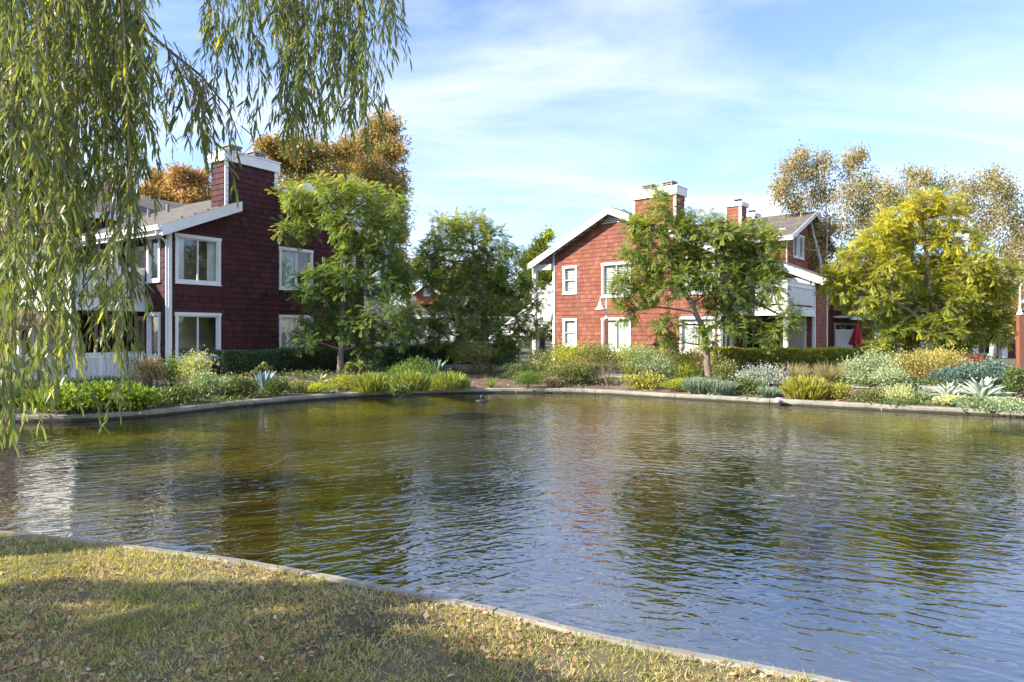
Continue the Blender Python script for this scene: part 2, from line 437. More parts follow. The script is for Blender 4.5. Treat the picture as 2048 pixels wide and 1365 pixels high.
L['mid'] = leaf_mat('mid_green_leaf', [(0.0, (0.045, 0.065, 0.024)), (0.6, (0.08, 0.11, 0.036)), (1.0, (0.13, 0.16, 0.05))], 0.3)
L['bright'] = leaf_mat('bright_green_leaf', [(0.0, (0.045, 0.085, 0.018)), (0.6, (0.085, 0.135, 0.028)), (1.0, (0.15, 0.19, 0.04))], 0.35)
L['lime'] = leaf_mat('lime_leaf', [(0.0, (0.06, 0.10, 0.015)), (0.6, (0.12, 0.165, 0.024)), (1.0, (0.20, 0.22, 0.04))], 0.4)
L['olive'] = leaf_mat('olive_leaf', [(0.0, (0.06, 0.07, 0.022)), (0.6, (0.13, 0.14, 0.045)), (1.0, (0.22, 0.21, 0.08))], 0.3)
L['greygreen'] = leaf_mat('grey_green_leaf', [(0.0, (0.09, 0.12, 0.06)), (0.6, (0.18, 0.22, 0.12)), (1.0, (0.30, 0.33, 0.20))], 0.25)
L['blue'] = leaf_mat('blue_green_leaf', [(0.0, (0.075, 0.10, 0.07)), (0.6, (0.14, 0.175, 0.13)), (1.0, (0.23, 0.26, 0.19))], 0.2)
L['teal'] = leaf_mat('dark_teal_leaf', [(0.0, (0.035, 0.06, 0.05)), (0.6, (0.07, 0.11, 0.09)), (1.0, (0.12, 0.17, 0.13))], 0.2)
L['yellow'] = leaf_mat('yellow_leaf', [(0.0, (0.11, 0.12, 0.025)), (0.5, (0.20, 0.195, 0.035)), (1.0, (0.30, 0.26, 0.06))], 0.35)
L['yellowgreen'] = leaf_mat('yellow_green_leaf', [(0.0, (0.10, 0.13, 0.02)), (0.6, (0.22, 0.24, 0.03)), (1.0, (0.38, 0.36, 0.05))], 0.35)
L['ochre'] = leaf_mat('ochre_leaf', [(0.0, (0.13, 0.13, 0.035)), (0.6, (0.26, 0.22, 0.07)), (1.0, (0.38, 0.30, 0.11))], 0.3)
L['cream'] = leaf_mat('cream_variegated_leaf', [(0.0, (0.12, 0.15, 0.05)), (0.4, (0.30, 0.30, 0.11)), (1.0, (0.58, 0.53, 0.32))], 0.3)
L['silver'] = leaf_mat('silver_white_leaf', [(0.0, (0.12, 0.14, 0.11)), (0.5, (0.20, 0.22, 0.19)), (1.0, (0.36, 0.38, 0.35))], 0.2)
L['bronze'] = leaf_mat('bronze_leaf', [(0.0, (0.08, 0.06, 0.035)), (0.6, (0.20, 0.15, 0.08)), (1.0, (0.33, 0.26, 0.16))], 0.25)
L['tan'] = leaf_mat('tan_grass_blade', [(0.0, (0.13, 0.12, 0.06)), (0.6, (0.22, 0.19, 0.10)), (1.0, (0.31, 0.26, 0.15))], 0.35)
L['hedge_lit'] = leaf_mat('sunlit_hedge_leaf', [(0.0, (0.07, 0.09, 0.022)), (0.5, (0.14, 0.155, 0.03)), (0.85, (0.26, 0.25, 0.036)), (1.0, (0.36, 0.33, 0.045))], 0.35)  # brightest stops carry the sunlit hedge top
L['grass'] = leaf_mat('lawn_blade', [(0.0, (0.08, 0.11, 0.025)), (0.3, (0.15, 0.165, 0.045)), (0.6, (0.27, 0.235, 0.10)), (1.0, (0.40, 0.33, 0.18))], 0.35)
L['litter'] = leaf_mat('dry_leaf', [(0.0, (0.09, 0.05, 0.028)), (0.5, (0.22, 0.12, 0.06)), (0.85, (0.36, 0.23, 0.13)), (1.0, (0.48, 0.37, 0.24))], 0.1, 0.8, 0.2)
L['purple'] = leaf_mat('purple_flower', [(0.0, (0.22, 0.13, 0.22)), (1.0, (0.45, 0.30, 0.42))], 0.3)
L['heath'] = leaf_mat('heath_leaf', [(0.0, (0.09, 0.12, 0.03)), (0.6, (0.17, 0.19, 0.045)), (1.0, (0.27, 0.26, 0.07))], 0.3)
L['orangefl'] = leaf_mat('orange_flower', [(0.0, (0.45, 0.12, 0.04)), (1.0, (0.62, 0.28, 0.12))], 0.3)
L['aeonium'] = leaf_mat('olive_rosette', [(0.0, (0.08, 0.10, 0.03)), (1.0, (0.22, 0.24, 0.08))], 0.2)
def agave_mat(name, c0, c1, edge=None):
    m, n, l, p = new_mat(name)
    a = noise(n, l, 6, 4, 0.6); r = ramp(n, l, a.outputs['Fac'], [(0.3, c0), (0.7, c1)])
    at = n.new('ShaderNodeAttribute'); at.attribute_name = 'rnd'
    if edge:
        st = ramp(n, l, at.outputs['Fac'], [(0.45, (0, 0, 0)), (0.6, (1, 1, 1))])
        x = mixrgb(n, l, r.outputs[0], edge, st.outputs[0]); l.new(x.outputs[0], p.inputs['Base Color'])
    else:
        l.new(r.outputs[0], p.inputs['Base Color'])
    p.inputs['Roughness'].default_value = 0.45
    return m
M['agave_pale'] = agave_mat('pale_agave', (0.30, 0.38, 0.27), (0.44, 0.51, 0.38))
M['agave_green'] = agave_mat('green_agave', (0.07, 0.13, 0.075), (0.12, 0.20, 0.115))
M['agave_blue'] = agave_mat('blue_agave', (0.17, 0.24, 0.29), (0.27, 0.35, 0.40))
M['agave_striped'] = agave_mat('striped_agave', (0.08, 0.17, 0.05), (0.12, 0.23, 0.07), (0.50, 0.52, 0.22))

# ------------------------------------------------------------------ pond outline and terrain height
def zplane(x, y, z):
    D = F * (EYE - z) / (y - HY)
    return Vector(((x - CX) / F * D, D))
far_px = [(30, 831), (160, 829), (300, 821), (470, 804), (620, 791), (760, 783), (900, 778.5), (1050, 777), (1190, 779.5), (1330, 787), (1500, 796), (1650, 804), (1800, 811.5), (1950, 818), (2048, 823)]
near_px = [(0, 1057), (200, 1078), (430, 1108), (640, 1143), (820, 1178), (1000, 1213), (1200, 1262), (1400, 1301), (1600, 1338), (1750, 1368)]
KZ = 0.15
ctrl = [zplane(x, y, KZ) for x, y in far_px]
ctrl += [Vector(p) for p in [(15.5, 13.2), (19, 11), (20.5, 8), (19, 5), (15.5, 3.2), (11.5, 2.3), (8.2, 2.1), (6.0, 2.3), (4.6, 2.6), (3.6, 2.87), (2.75, 3.17)]]
ctrl += [zplane(x, y, KZ) for x, y in reversed(near_px)]
ctrl += [Vector(p) for p in [(-6.8, 6.9), (-9.5, 7.7), (-12.3, 9.0), (-14.2, 11), (-14.0, 13.2), (-12.8, 14.3)]]
def catmull(P, per):
    out = []
    n = len(P)
    for i in range(n):
        a, b, c, d = P[i - 1], P[i], P[(i + 1) % n], P[(i + 2) % n]
        for k in range(per):
            t = k / per
            out.append(0.5 * ((2 * b) + (c - a) * t + (2 * a - 5 * b + 4 * c - d) * t * t + (3 * b - a - 3 * c + d) * t ** 3))
    return out
POND = catmull(ctrl, 8)
PA = np.array([[p.x, p.y] for p in POND]); PB = np.roll(PA, -1, axis=0)
def pond_dist(x, y):
    p = np.array([x, y]); d = PB - PA
    t = np.clip(((p - PA) * d).sum(1) / (d * d).sum(1), 0, 1)
    return float(np.sqrt(((PA + d * t[:, None] - p) ** 2).sum(1)).min())
def smooth(a, b, x):
    t = min(1, max(0, (x - a) / (b - a))); return t * t * (3 - 2 * t)
def Hg(x, y, d=None):
    if d is None: d = pond_dist(x, y)
    far = smooth(6.0, 10.0, y)
    return 0.135 + far * 0.33 * smooth(0.25, 4.0, d) + (1 - far) * 0.17 * smooth(0.25, 3.2, d)
def gp(x, y):
    """ground point seen at photo pixel (x, y)"""
    z = 0.3
    for _ in range(8):
        D = F * (EYE - z) / (y - HY); X = (x - CX) / F * D
        z = 0.5 * z + 0.5 * Hg(X, D)
    return Vector((X, D, z))

# normals of the outline (outwards)
PN = []
area = sum(PA[i][0] * PB[i][1] - PB[i][0] * PA[i][1] for i in range(len(PA)))
for i in range(len(POND)):
    t = (POND[(i + 1) % len(POND)] - POND[i - 1]).normalized()
    PN.append(Vector((t.y, -t.x)) if area > 0 else Vector((-t.y, t.x)))
PC = Vector((1.0, 11.0))
RINGS = [0.10, 0.45, 0.8, 1.2, 1.7, 2.3, 3.0, 4.0, 5.5, 8, 12, 20, 45, 120, 400, 1500]
NP = len(POND)
ringpts = []
for d in RINGS:
    row = []
    for p, nrm in zip(POND, PN):
        rad = (p - PC).normalized()
        w = min(1, d / 3.0); dirv = (nrm * (1 - w) + rad * w).normalized()
        q = p + dirv * d
        z = Hg(q.x, q.y) if d < 30 else 0.3
        if 0.4 < d < 12: z += random.uniform(-0.012, 0.012)
        row.append((q.x, q.y, z))
    ringpts.append(row)
faces = {'lawn': MB(), 'garden_bed': MB(), 'ground': MB()}
for r in range(len(RINGS) - 1):
    for i in range(NP):
        j = (i + 1) % NP
        Q = [ringpts[r][i], ringpts[r][j], ringpts[r + 1][j], ringpts[r + 1][i]]
        cy = sum(q[1] for q in Q) / 4; dd = RINGS[r]
        k = 'lawn' if POND[i].y < 9.5 and dd < 40 else ('garden_bed' if dd < 5.4 else 'ground')
        faces[k].add(Q, [(0, 1, 2, 3)])
for k, mat in (('lawn', 'lawn'), ('garden_bed', 'mulch'), ('ground', 'ground')):
    o = faces[k].build(k, M[mat], fix=False)
    bm = bmesh.new(); bm.from_mesh(o.data); bmesh.ops.remove_doubles(bm, verts=bm.verts[:], dist=0.0005)
    for f in bm.faces:
        if f.normal.z < 0: f.normal_flip()
        f.smooth = True
    bm.to_mesh(o.data); bm.free()
    tag(o, kind='structure')

# water sheet and pond bed
o = MB().add([(p.x, p.y, 0.0) for p in POND], [tuple(range(NP))]).build('pond_water', M['water'], fix=False)
if o.data.polygons[0].normal.z < 0: o.data.flip_normals()
tag(o, kind='structure')
mb = MB(); rows = []; RIM = [1.0, .9, .30, .05, 0.0]
for s, z in ((1.0, -0.12), (0.95, -0.30), (0.8, -0.5), (0.5, -0.62), (0.2, -0.66)):
    rows.append([(PC.x + (p.x - PC.x) * s, PC.y + (p.y - PC.y) * s, z) for p in POND])
for r in range(len(rows) - 1):
    for i in range(NP):
        j = (i + 1) % NP; mb.add([rows[r][i], rows[r][j], rows[r + 1][j], rows[r + 1][i]], [(0, 1, 2, 3)])
        mb.r[-4:] = [max(k_, .8 * smooth(1.0, -4.5, q_[0]) * smooth(5.0, 7.0, q_[1])) for k_, q_ in zip((RIM[r], RIM[r], RIM[r + 1], RIM[r + 1]), (rows[r][i], rows[r][j], rows[r + 1][j], rows[r + 1][i]))]
mb.add(rows[-1], [tuple(range(NP))], 0.0)
tag(mb.build('pond_bed', M['bed']), kind='structure')

# kerb: cast segments with open joints
kerb = empty('kerb'); tag(kerb, kind='structure')
acc = 0; seg = []
def kerb_seg(idx):
    m = MB(); kw = .11 if POND[idx[0] % NP].y < 9 else .22
    prof = [(-0.0, -0.25), (-0.0, 0.125), (0.03, KZ), (kw - .02, KZ + 0.004), (kw, 0.10), (kw, -0.05)]
    jit = random.uniform(-0.008, 0.006)
    for a in range(len(idx)):
        i = idx[a] % NP; p, nn = POND[i], PN[i]
        t = Vector((-nn.y, nn.x)); sh = 0.008 if a == 0 else (-0.008 if a == len(idx) - 1 else 0)
        for (o_, z) in prof:
            q = p + nn * o_ + t * sh * (1 if area > 0 else -1)
            m.v.append((q.x, q.y, z + jit + random.uniform(-0.002, 0.002))); m.r.append(0.5)
    k = len(prof)
    for a in range(len(idx) - 1):
        for b in range(k):
            c = (b + 1) % k; m.f.append((a * k + b, a * k + c, (a + 1) * k + c, (a + 1) * k + b))
    m.f.append(tuple(range(k))); m.f.append(tuple((len(idx) - 1) * k + b for b in range(k)))
    m.build('kerb_segment', M['kerb'], kerb)
seg = [0]; acc = 0.0
for i in range(1, NP + 1):
    acc += (POND[i % NP] - POND[i - 1]).length; seg.append(i)
    if acc > 2.6 or i == NP:
        kerb_seg(seg); seg = [i]; acc = 0.0

# path behind the planting on the right bank
mb = MB()
far_idx = [i for i in range(NP) if POND[i].y > 12 and 2.5 < POND[i].x < 13.2]
for a, b in zip(far_idx, far_idx[1:]):
    if b != a + 1: continue
    q = []
    for i, d in ((a, 2.5), (b, 2.5), (b, 3.5), (a, 3.5)):
        p = POND[i] + (PN[i] * 0.25 + (POND[i] - PC).normalized() * 0.75).normalized() * d
        q.append((p.x, p.y, Hg(p.x, p.y) + 0.03))
    mb.add(q, [(0, 1, 2, 3)])
tag(mb.build('path', M['path'], fix=False), kind='structure')

# ------------------------------------------------------------------ shingled apartment buildings
W = 9.0; RIDGE = 5.35; Z0 = 0.30
def RZ(u):      # underside of the gable roof along the front
    return 5.62 + 0.43 * u if u <= RIDGE else 5.62 + 0.43 * RIDGE - 0.485 * (u - RIDGE)

def shingle_mesh(w):
    h, t0, t1 = 0.235, 0.034, 0.006; g = 0.0025
    return MB().hexa([(-w / 2 + g, -t0, 0), (w / 2 - g, -t0, 0), (w / 2 - g, 0.0, 0), (-w / 2 + g, 0.0, 0),
                      (-w / 2 + g, -t1, h), (w / 2 - g, -t1, h), (w / 2 - g, 0.0, h), (-w / 2 + g, 0.0, h)], 0.0)
SH_W = [0.11, 0.145, 0.18, 0.22, 0.27]
SH_SET = {k: [shingle_mesh(w).mesh('shingle', M['shingle_' + k]) for w in SH_W] for k in ('red', 'maroon')}

def lay_shingles(s0, s1, z0, z1, ok, course=0.205):
    """rows of shingles (s, z, width index) on a wall region; ok(s_left, s_right, z) says whether one fits"""
    out = []; k = 0; z = z0
    while z < z1:
        s = s0 + 0.004
        while s < s1 - 0.08:
            i = random.choices(range(5), (1, 2, 3, 3, 2))[0]
            while i > 0 and (s + SH_W[i] > s1 or not ok(s, s + SH_W[i], z)): i -= 1
            if s + SH_W[i] <= s1 + 0.02 and ok(s, s + SH_W[i], z):
                out.append((s + SH_W[i] / 2, z + random.uniform(-0.006, 0.006), i)); s += SH_W[i]
            else:
                s += 0.04
        z += course; k += 1
    return out

def wall_cols(mb, fn, s0, s1, zb, top, holes, th=0.18, extra=()):
    """backing wall with real openings: columns between the break points"""
    br = sorted(set([s0, s1] + [h[0] for h in holes] + [h[1] for h in holes] + [e for e in extra if s0 < e < s1]))
    for a, b in zip(br, br[1:]):
        if b - a < 1e-4: continue
        iv = sorted([(h[2], h[3]) for h in holes if h[0] <= a + 1e-5 and h[1] >= b - 1e-5])
        z = zb
        for (h0, h1) in iv + [(None, None)]:
            e0 = e1 = h0
            if h0 is None: e0, e1 = top(a + 1e-4), top(b - 1e-4)
            if e0 > z + 1e-3:
                P = [(a, -th, z), (b, -th, z), (b, 0, z), (a, 0, z), (a, -th, e0), (b, -th, e1), (b, 0, e1), (a, 0, e0)]
                mb.hexa([fn(*p) for p in P])
            if h0 is not None: z = h1

def window(root, fn, s0, s1, z0, z1, mull=1, fit=None, split_h=False, depth=1.6, room=None):
    """casing > sash, panes, curtain / blind / shade; opening s0..s1, z0..z1 includes the casing"""
    c = 0.105
    m = MB()
    m.box(s0 - .0, s0 + c, -0.10, 0.045, z0, z1 - c, fn); m.box(s1 - c, s1 + .0, -0.10, 0.045, z0, z1 - c, fn)
    m.box(s0 - .02, s1 + .02, -0.10, 0.055, z1 - c, z1 + .015, fn)
    m.box(s0 + c, s1 - c, -0.10, 0.045, z0, z0 + c * .8, fn)
    w = m.build('window', M['white'], root)
    MB().box(s0 - .02, s1 + .02, -0.02, 0.075, z0 - 0.045, z0 - .002, fn).build('sill', M['white'], w)
    a, b, lo, hi = s0 + c, s1 - c, z0 + c * .8, z1 - c
    f = 0.038; sa = MB()
    sa.box(a, a + f, -0.07, -0.02, lo, hi, fn); sa.box(b - f, b, -0.07, -0.02, lo, hi, fn)
    sa.box(a + f, b - f, -0.07, -0.02, hi - f, hi, fn); sa.box(a + f, b - f, -0.07, -0.02, lo, lo + f, fn)
    edges = [a + f, b - f]
    if mull == 2:
        mid = (a + b) / 2; sa.box(mid - f * .6, mid + f * .6, -0.07, -0.015, lo + f, hi - f, fn); edges = [a + f, mid - f * .6, mid + f * .6, b - f]
    zs = [lo + f, hi - f]
    if split_h:
        zm_ = (lo + hi) / 2; sa.box(a + f, b - f, -0.07, -0.015, zm_ - .02, zm_ + .02, fn); zs = [lo + f, zm_ - .02, zm_ + .02, hi - f]
    sa.build('sash', M['white'], w)
    for e in range(0, len(edges), 2):
        for q in range(0, len(zs), 2):
            MB().box(edges[e], edges[e + 1], -0.052, -0.046, zs[q], zs[q + 1], fn).build('pane', M['glass'], w)
    # room behind, open towards the glass
    if room == 'none': return w
    r = MB(); d = -depth; A, B, C, D_ = s0 - .5, s1 + .5, z0 - .5, z1 + .25
    if room == 'corner': A, d = 0.19, -1.34
    P = [fn(*p) for p in [(A, -.19, C), (B, -.19, C), (B, -.19, D_), (A, -.19, D_), (A, d, C), (B, d, C), (B, d, D_), (A, d, D_)]]
    r.add(P, [(4, 5, 6, 7), (0, 1, 5, 4), (1, 2, 6, 5), (2, 3, 7, 6)] + ([] if room == 'corner' else [(3, 0, 4, 7)]))
    r.build('room', M['room'], w, fix=False)
    if fit == 'curtains':
        for (x0, x1) in ((a, a + (b - a) * .2), (b - (b - a) * .22, b)):
            cm = MB(); nn = 14; V = []
            for k in range(nn + 1):
                s = x0 + (x1 - x0) * k / nn; o_ = -0.13 + 0.022 * math.sin(k * 1.9) - .01
                V += [fn(s, o_, lo - .05), fn(s, o_ * 1.0 + random.uniform(-.004, .004), hi + .03)]
            cm.add(V, [(2 * k, 2 * k + 2, 2 * k + 3, 2 * k + 1) for k in range(nn)]); cm.build('curtain', M['curtain'], w, True, False)
    elif fit in ('blind', 'shutter'):
        cm = MB(); st = 0.052 if fit == 'blind' else 0.085; z = lo + .03
        while z < hi - .01:
            if fit == 'blind': P = (-.115, -.095, z, z + st * .93)
            else: P = (-.15, -.10, z, z + st * .8)
            o0, o1, za, zb = P
            V = [fn(a + .01, o1, za), fn(b - .01, o1, za), fn(b - .01, o0, zb), fn(a + .01, o0, zb)]
            cm.add(V + [fn(*q) for q in [(a + .01, o1 - .004, za), (b - .01, o1 - .004, za), (b - .01, o0 - .004, zb), (a + .01, o0 - .004, zb)]],
                   [(0, 1, 2, 3), (7, 6, 5, 4), (0, 4, 5, 1), (3, 2, 6, 7)])
            z += st
        tag(cm.build('blind', M['blind'], w, False, False), kind='stuff')
    elif fit == 'shade':
        MB().box(a + .01, a + (b - a) * .62, -.12, -.112, lo, hi, fn).build('roller_shade', M['shade_green'], w)
    return w

def apartment(name_label, loc, rz, m, near_left):
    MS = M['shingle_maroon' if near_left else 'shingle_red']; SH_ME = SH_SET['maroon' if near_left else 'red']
    root = empty('apartment_building', loc, rz)
    tag(root, name_label, 'building', 'red shingled apartment buildings')
    fg = lambda s, o_, z: (s, -m * o_, z)                       # gable wall, o outwards
    def fside(c): return lambda s, o_, z: (c - o_, m * s, z)     # wall facing -u at u = c, s runs along v
    def fback(c): return lambda s, o_, z: (s, m * (c - o_), z)   # wall parallel to the gable at v = c
    # --- gable wall with chimney breast
    CH0, CH1, CHT = 2.07, 4.27, 8.30
    def top(s): return CHT if CH0 <= s <= CH1 else RZ(s)
    wins = []
    for (a, b) in ((0.2, 1.88), (4.38, 6.03), (7.5, 8.38)):
        small = b - a < 1.2
        wins += [(a, b, 3.95 if small else 3.70, 5.36), (a, b, 1.25 if small else 1.06, 2.67)]
    mb = MB(); wall_cols(mb, fg, 0, W, Z0, top, wins, extra=(CH0, CH1, RIDGE))
    wall = mb.build('wall', MS, root)
    def ok(a, b, z):
        if z + 0.06 > min(top(a), top(b)) or (a < CH0 < b and z + .1 > RZ(a)) or (a < CH1 < b and z + .1 > RZ(b)): return False
        return not any(a < h[1] - .01 and b > h[0] + .01 and z + .20 > h[2] - .04 and z < h[3] for h in wins)
    S = lay_shingles(0.09, W - 0.09, Z0 + 0.3, CHT, ok)
    S.sort(key=lambda q: q[0] * (1 if near_left else 1) + (0 if q[1] > 1.2 else 50))
    stuff = MB()
    for n_, (s, z, i) in enumerate(S):
        zr = 0.0 if m > 0 else math.pi
        if n_ < 300:
            o = bpy.data.objects.new('shingle', SH_ME[i]); o.location = (s, 0.0, z); o.rotation_euler = (0, random.uniform(-.006, .006), zr); link(o, wall)
        else:
            me = SH_ME[i]; r = random.random()
            V = [(s + v.co.x, m * v.co.y, z + v.co.z) for v in me.vertices]
            stuff.add(V, [tuple(p.vertices) for p in me.polygons], r)
    def more(fn, s0, s1, z0, z1, okf):
        for (s, z, i) in lay_shingles(s0, s1, z0, z1, okf):
            me = SH_ME[i]; r = random.random()
            stuff.add([fn(s + v.co.x, -v.co.y, z + v.co.z) for v in me.vertices], [tuple(p.vertices) for p in me.polygons], r)
    fit = {0: 'curtains', 1: None, 2: 'shade', 3: 'shade', 4: None, 5: None} if near_left else {0: 'shutter', 1: 'blind', 2: 'shutter', 3: 'blind', 4: 'shutter', 5: 'blind'}
    for k, (a, b, lo, hi) in enumerate(wins):
        window(root, fg, a, b, lo, hi, 2 if b - a > 1.2 else 1, fit[k], split_h=(b - a < 1.2), room='corner' if k < 2 else None)
    # --- chimney above the roof
    CD = 0.85
    cm = MB(); cm.box(CH0, CH1, -CD, -0.185, 5.9, CHT, fg); ch = cm.build('chimney', MS, root)
    for c, sg in ((CH0, 1),):
        more(fside(c), 0.03, CD, RZ(c) + 0.1, CHT - .1, lambda a, b, z: True)
    cap = MB(); cap.box(CH0 - .10, CH1 + .10, -CD - .10, 0.10, CHT - .06, CHT + .30, fg); cap.box(CH0 - .13, CH1 + .13, -CD - .13, 0.13, CHT + .30, CHT + .345, fg)
    cap.build('chimney_cap', M['white'], ch)
    for cu in (CH0, CH1 - .11):
        t = MB(); zb = RZ(CH0) + .1 if cu == CH0 else RZ(CH1) + .15
        t.box(cu - (.025 if cu == CH0 else 0), cu + .11 + (0 if cu == CH0 else .025), 0.0, 0.032, zb, CHT - .06, fg)
        t.box(cu - .028 if cu == CH0 else CH1, cu if cu == CH0 else CH1 + .028, -CD, 0.03, zb, CHT - .06, fg) if False else None
        t.build('corner_board', M['white'], ch)
    for k in (0, 1):
        cu = CH0 + .55 + k * 1.05
        v = MB(); v.box(cu - .28, cu + .28, -.70, -.18, CHT + .345, CHT + .42, fg)
        for zz in (0.47, 0.56): v.box(cu - .24, cu + .24, -.66, -.22, CHT + zz - .05, CHT + zz - .015, fg)
        v.box(cu - .29, cu + .29, -.71, -.17, CHT + .59, CHT + .65, fg)
        for (px_, py_) in ((-.25, -.66), (.2, -.66), (-.25, -.25), (.2, -.25), (-.02, -.25)): v.box(cu + px_, cu + px_ + .05, py_, py_ + .05, CHT + .42, CHT + .59, fg)
        v.build('flue_vent', M['vent_metal'], ch)
    # --- roofs: rake overhang pieces stop at the chimney
    OV = 0.50; TH = 0.11; EAVE = -0.5; PEND = W + 1.35
    def slab(mb, u0, u1, v0, v1, dz=0.0, th=TH):
        P = []
        for zz in (dz, dz + th):
            P += [(u0, m * v0, RZ(u0) + zz), (u1, m * v0, RZ(u1) + zz), (u1, m * v1, RZ(u1) + zz), (u0, m * v1, RZ(u0) + zz)]
        mb.hexa(P)
    VB = 8.3
    rf = MB()
    slab(rf, EAVE, CH0 + .34, -OV, 0.0); slab(rf, CH1 - .1, RIDGE, -OV, 0.0); slab(rf, RIDGE, PEND, -OV, 0.0)
    slab(rf, EAVE, RIDGE, 0.002, VB); slab(rf, RIDGE, PEND, 0.002, VB)
    slab(rf, -2.75, EAVE, 5.2, VB)
    roof = rf.build('roof', M['roof'], root)
    def fascia(u0, u1, v, h=0.25, w=0.035, drop=0.02, nm='fascia'):
        P = []
        for (uu) in (u0, u1):
            for vv, zz in ((v - w, -h), (v, -h), (v, TH - drop), (v - w, TH - drop)): P.append((uu, m * vv, RZ(uu) + zz))
        MB().hexa([P[0], P[1], P[2], P[3], P[4], P[5], P[6], P[7]]).build(nm, M['white'], roof)
    fascia(EAVE - .02, CH0 + .34, -OV - .002); fascia(CH1 - .1, RIDGE, -OV - .002); fascia(RIDGE, PEND + .02, -OV - .002)
    # soffit trim under the rakes: frieze against the wall
    for (a, b) in ((0.0, CH0), (CH1, RIDGE), (RIDGE, W)):
        P = []
        for uu in (a, b):
            for vv, zz in ((-.028, -.16), (-.002, -.16), (-.002, 0.0), (-.028, 0.0)): P.append((uu, m * vv, RZ(uu) + zz))
        MB().hexa(P).build('frieze_board', M['white'], root)
    # eaves gutter along u = EAVE and wing fascia
    def gutter(u, v0, v1):
        z = RZ(u)
        g = MB()
        g.box(u - .13, u - .002, min(m * v0, m * v1), max(m * v0, m * v1), z - .06, z + .085)
        g.box(u - .16, u - .13, min(m * v0, m * v1), max(m * v0, m * v1), z + .03, z + .095)
        g.box(u - .002, u + .03, min(m * v0, m * v1), max(m * v0, m * v1), z - .2, z - .01)
        g.build('gutter', M['white'], roof)
    gutter(EAVE, -OV, 5.15); gutter(-2.75, 5.2, VB); gutter
    fascia(-2.77, EAVE + 0.6, 5.2 - .002)
    ds = MB(); zc_ = RZ(EAVE) - .05
    ds.tube([(EAVE - .06, -m * .25, zc_), (EAVE - .06, -m * .25, zc_ - .12), (-.09, m * .02, zc_ - .30), (-.06, m * .045, zc_ - .45), (-.06, m * .045, Z0 + .1)], [.035] * 5, 8)
    ds.build('downspout', M['white'], root)
    # attic louvre under the peak
    lv = MB()
    for k in range(5):
        hw = 0.9 - k * .16; z = RZ(RIDGE) - .62 + k * .085
        lv.box(RIDGE - hw, RIDGE + hw * .78, .03, .06, z, z + .05, fg)
    tag(lv.build('attic_louvre', M['white'], root), kind='stuff')
    # corner boards
    for (u0, u1) in ((-.035, .085), (W - .085, W + .035)):
        MB().box(u0, u1, 0.0, .04, Z0, RZ(max(u0, 0)) - .17, fg).build('corner_board', M['white'], root)
    MB().box(0.0, .11, .0, .035, Z0, RZ(0) - .02, fside(0.0)).build('corner_board', M['white'], root)
    # --- return wall at u = 0 with narrow windows, recess behind the balcony, wing
    nw = [(0.5, 1.33, 3.74, 5.36), (0.5, 1.33, 1.10, 2.67)]
    mb = MB(); wall_cols(mb, fside(0.0), 0.18, 1.55, Z0, lambda s: RZ(0) - .02, nw)
    mb.build('return_wall', MS, root)
    more(fside(0.0), .12, 1.53, Z0 + .2, RZ(0) - .1, lambda a, b, z: not any(a < h[1] and b > h[0] and z + .2 > h[2] - .04 and z < h[3] for h in nw))
    for (a, b, lo, hi) in nw: window(root, fside(0.0), a, b, lo, hi, 1, None, room='none')
    rec = [(2.1, 4.6, 3.25, 5.30), (2.1, 4.6, 0.5, 2.6)]
    mb = MB(); wall_cols(mb, fside(1.25), 1.55, 5.5, Z0, lambda s: RZ(1.2), rec); mb.box(0.0, 1.25, min(m * 1.37, m * 1.55), max(m * 1.37, m * 1.55), Z0, RZ(0)); mb.build('recess_wall', MS, root)
    for (a, b, lo, hi) in rec: window(root, fside(1.25), a, b, lo, hi, 2, 'curtains', depth=0.9)
    # back wall of the balcony, parallel to the gable, with door and slider
    bw = [(0.15, 1.1, .5, 2.65), (0.15, 1.1, 3.25, 5.2)]
    mb = MB(); wall_cols(mb, fback(5.5), -2.28, 1.25, Z0, lambda s: RZ(s) - .02, bw); mb.build('wing_wall', MS, root)
    for (a, b, lo, hi) in bw: window(root, fback(5.5), a, b, lo, hi, 2, None, depth=1.0)
    more(fback(5.5), -2.2, 1.2, Z0, 5.4, lambda a, b, z: z + .2 < min(RZ(a), RZ(b)) and not any(a < h[1] and b > h[0] and z + .2 > h[2] and z < h[3] for h in bw) and not (b > -1.95 and a < -.72 and z < 2.7))
    dr = MB(); dr.box(-1.95, -.72, 0.0, .045, Z0 + .1, 2.62, fback(5.5)); d_ = dr.build('storage_door', M['white'], root)
    MB().box(-1.86, -.81, .045, .06, Z0 + .2, 2.52, fback(5.5)).build('door_leaf', M['beige_wall'], d_)
    MB().box(-.95, -.9, .06, .11, 1.45, 1.5, fback(5.5)).build('door_handle', M['dark_metal'], d_)
    MB().box(-2.1, -1.2 + .6, 0.0, .04, 3.3, 4.6, fback(5.5)).build('white_panel', M['white'], root)
    mb = MB(); wall_cols(mb, fside(-2.28), 5.5, 7.6, Z0, lambda s: RZ(-2.28) - .02, []); mb.build('wing_side_wall', MS, root)
    more(fside(-2.28), 5.6, 7.5, Z0, RZ(-2.28) - .25, lambda a, b, z: True)
    for f_, a, b in ((fback(5.5), -2.32, -2.20), (fside(-2.28), 5.5, 5.6), (fside(-2.28), 7.5, 7.62)):
        MB().box(a, b, -.01, .045, Z0, RZ(-2.28) - .1, f_).build('corner_board', M['white'], root)
    # --- balcony: deck, beams, posts, boarded railing
    V0, V1, U0 = 1.5, 5.46, -2.28
    dk = MB(); dk.box(U0 + .02, 1.2, min(m * V0, m * V1), max(m * V0, m * V1), 3.02, 3.14); balc = dk.build('balcony', M['white_old'], root)
    def fr(nm, mat, *a, **k): return MB().box(*a, **k).build(nm, M[mat], balc)
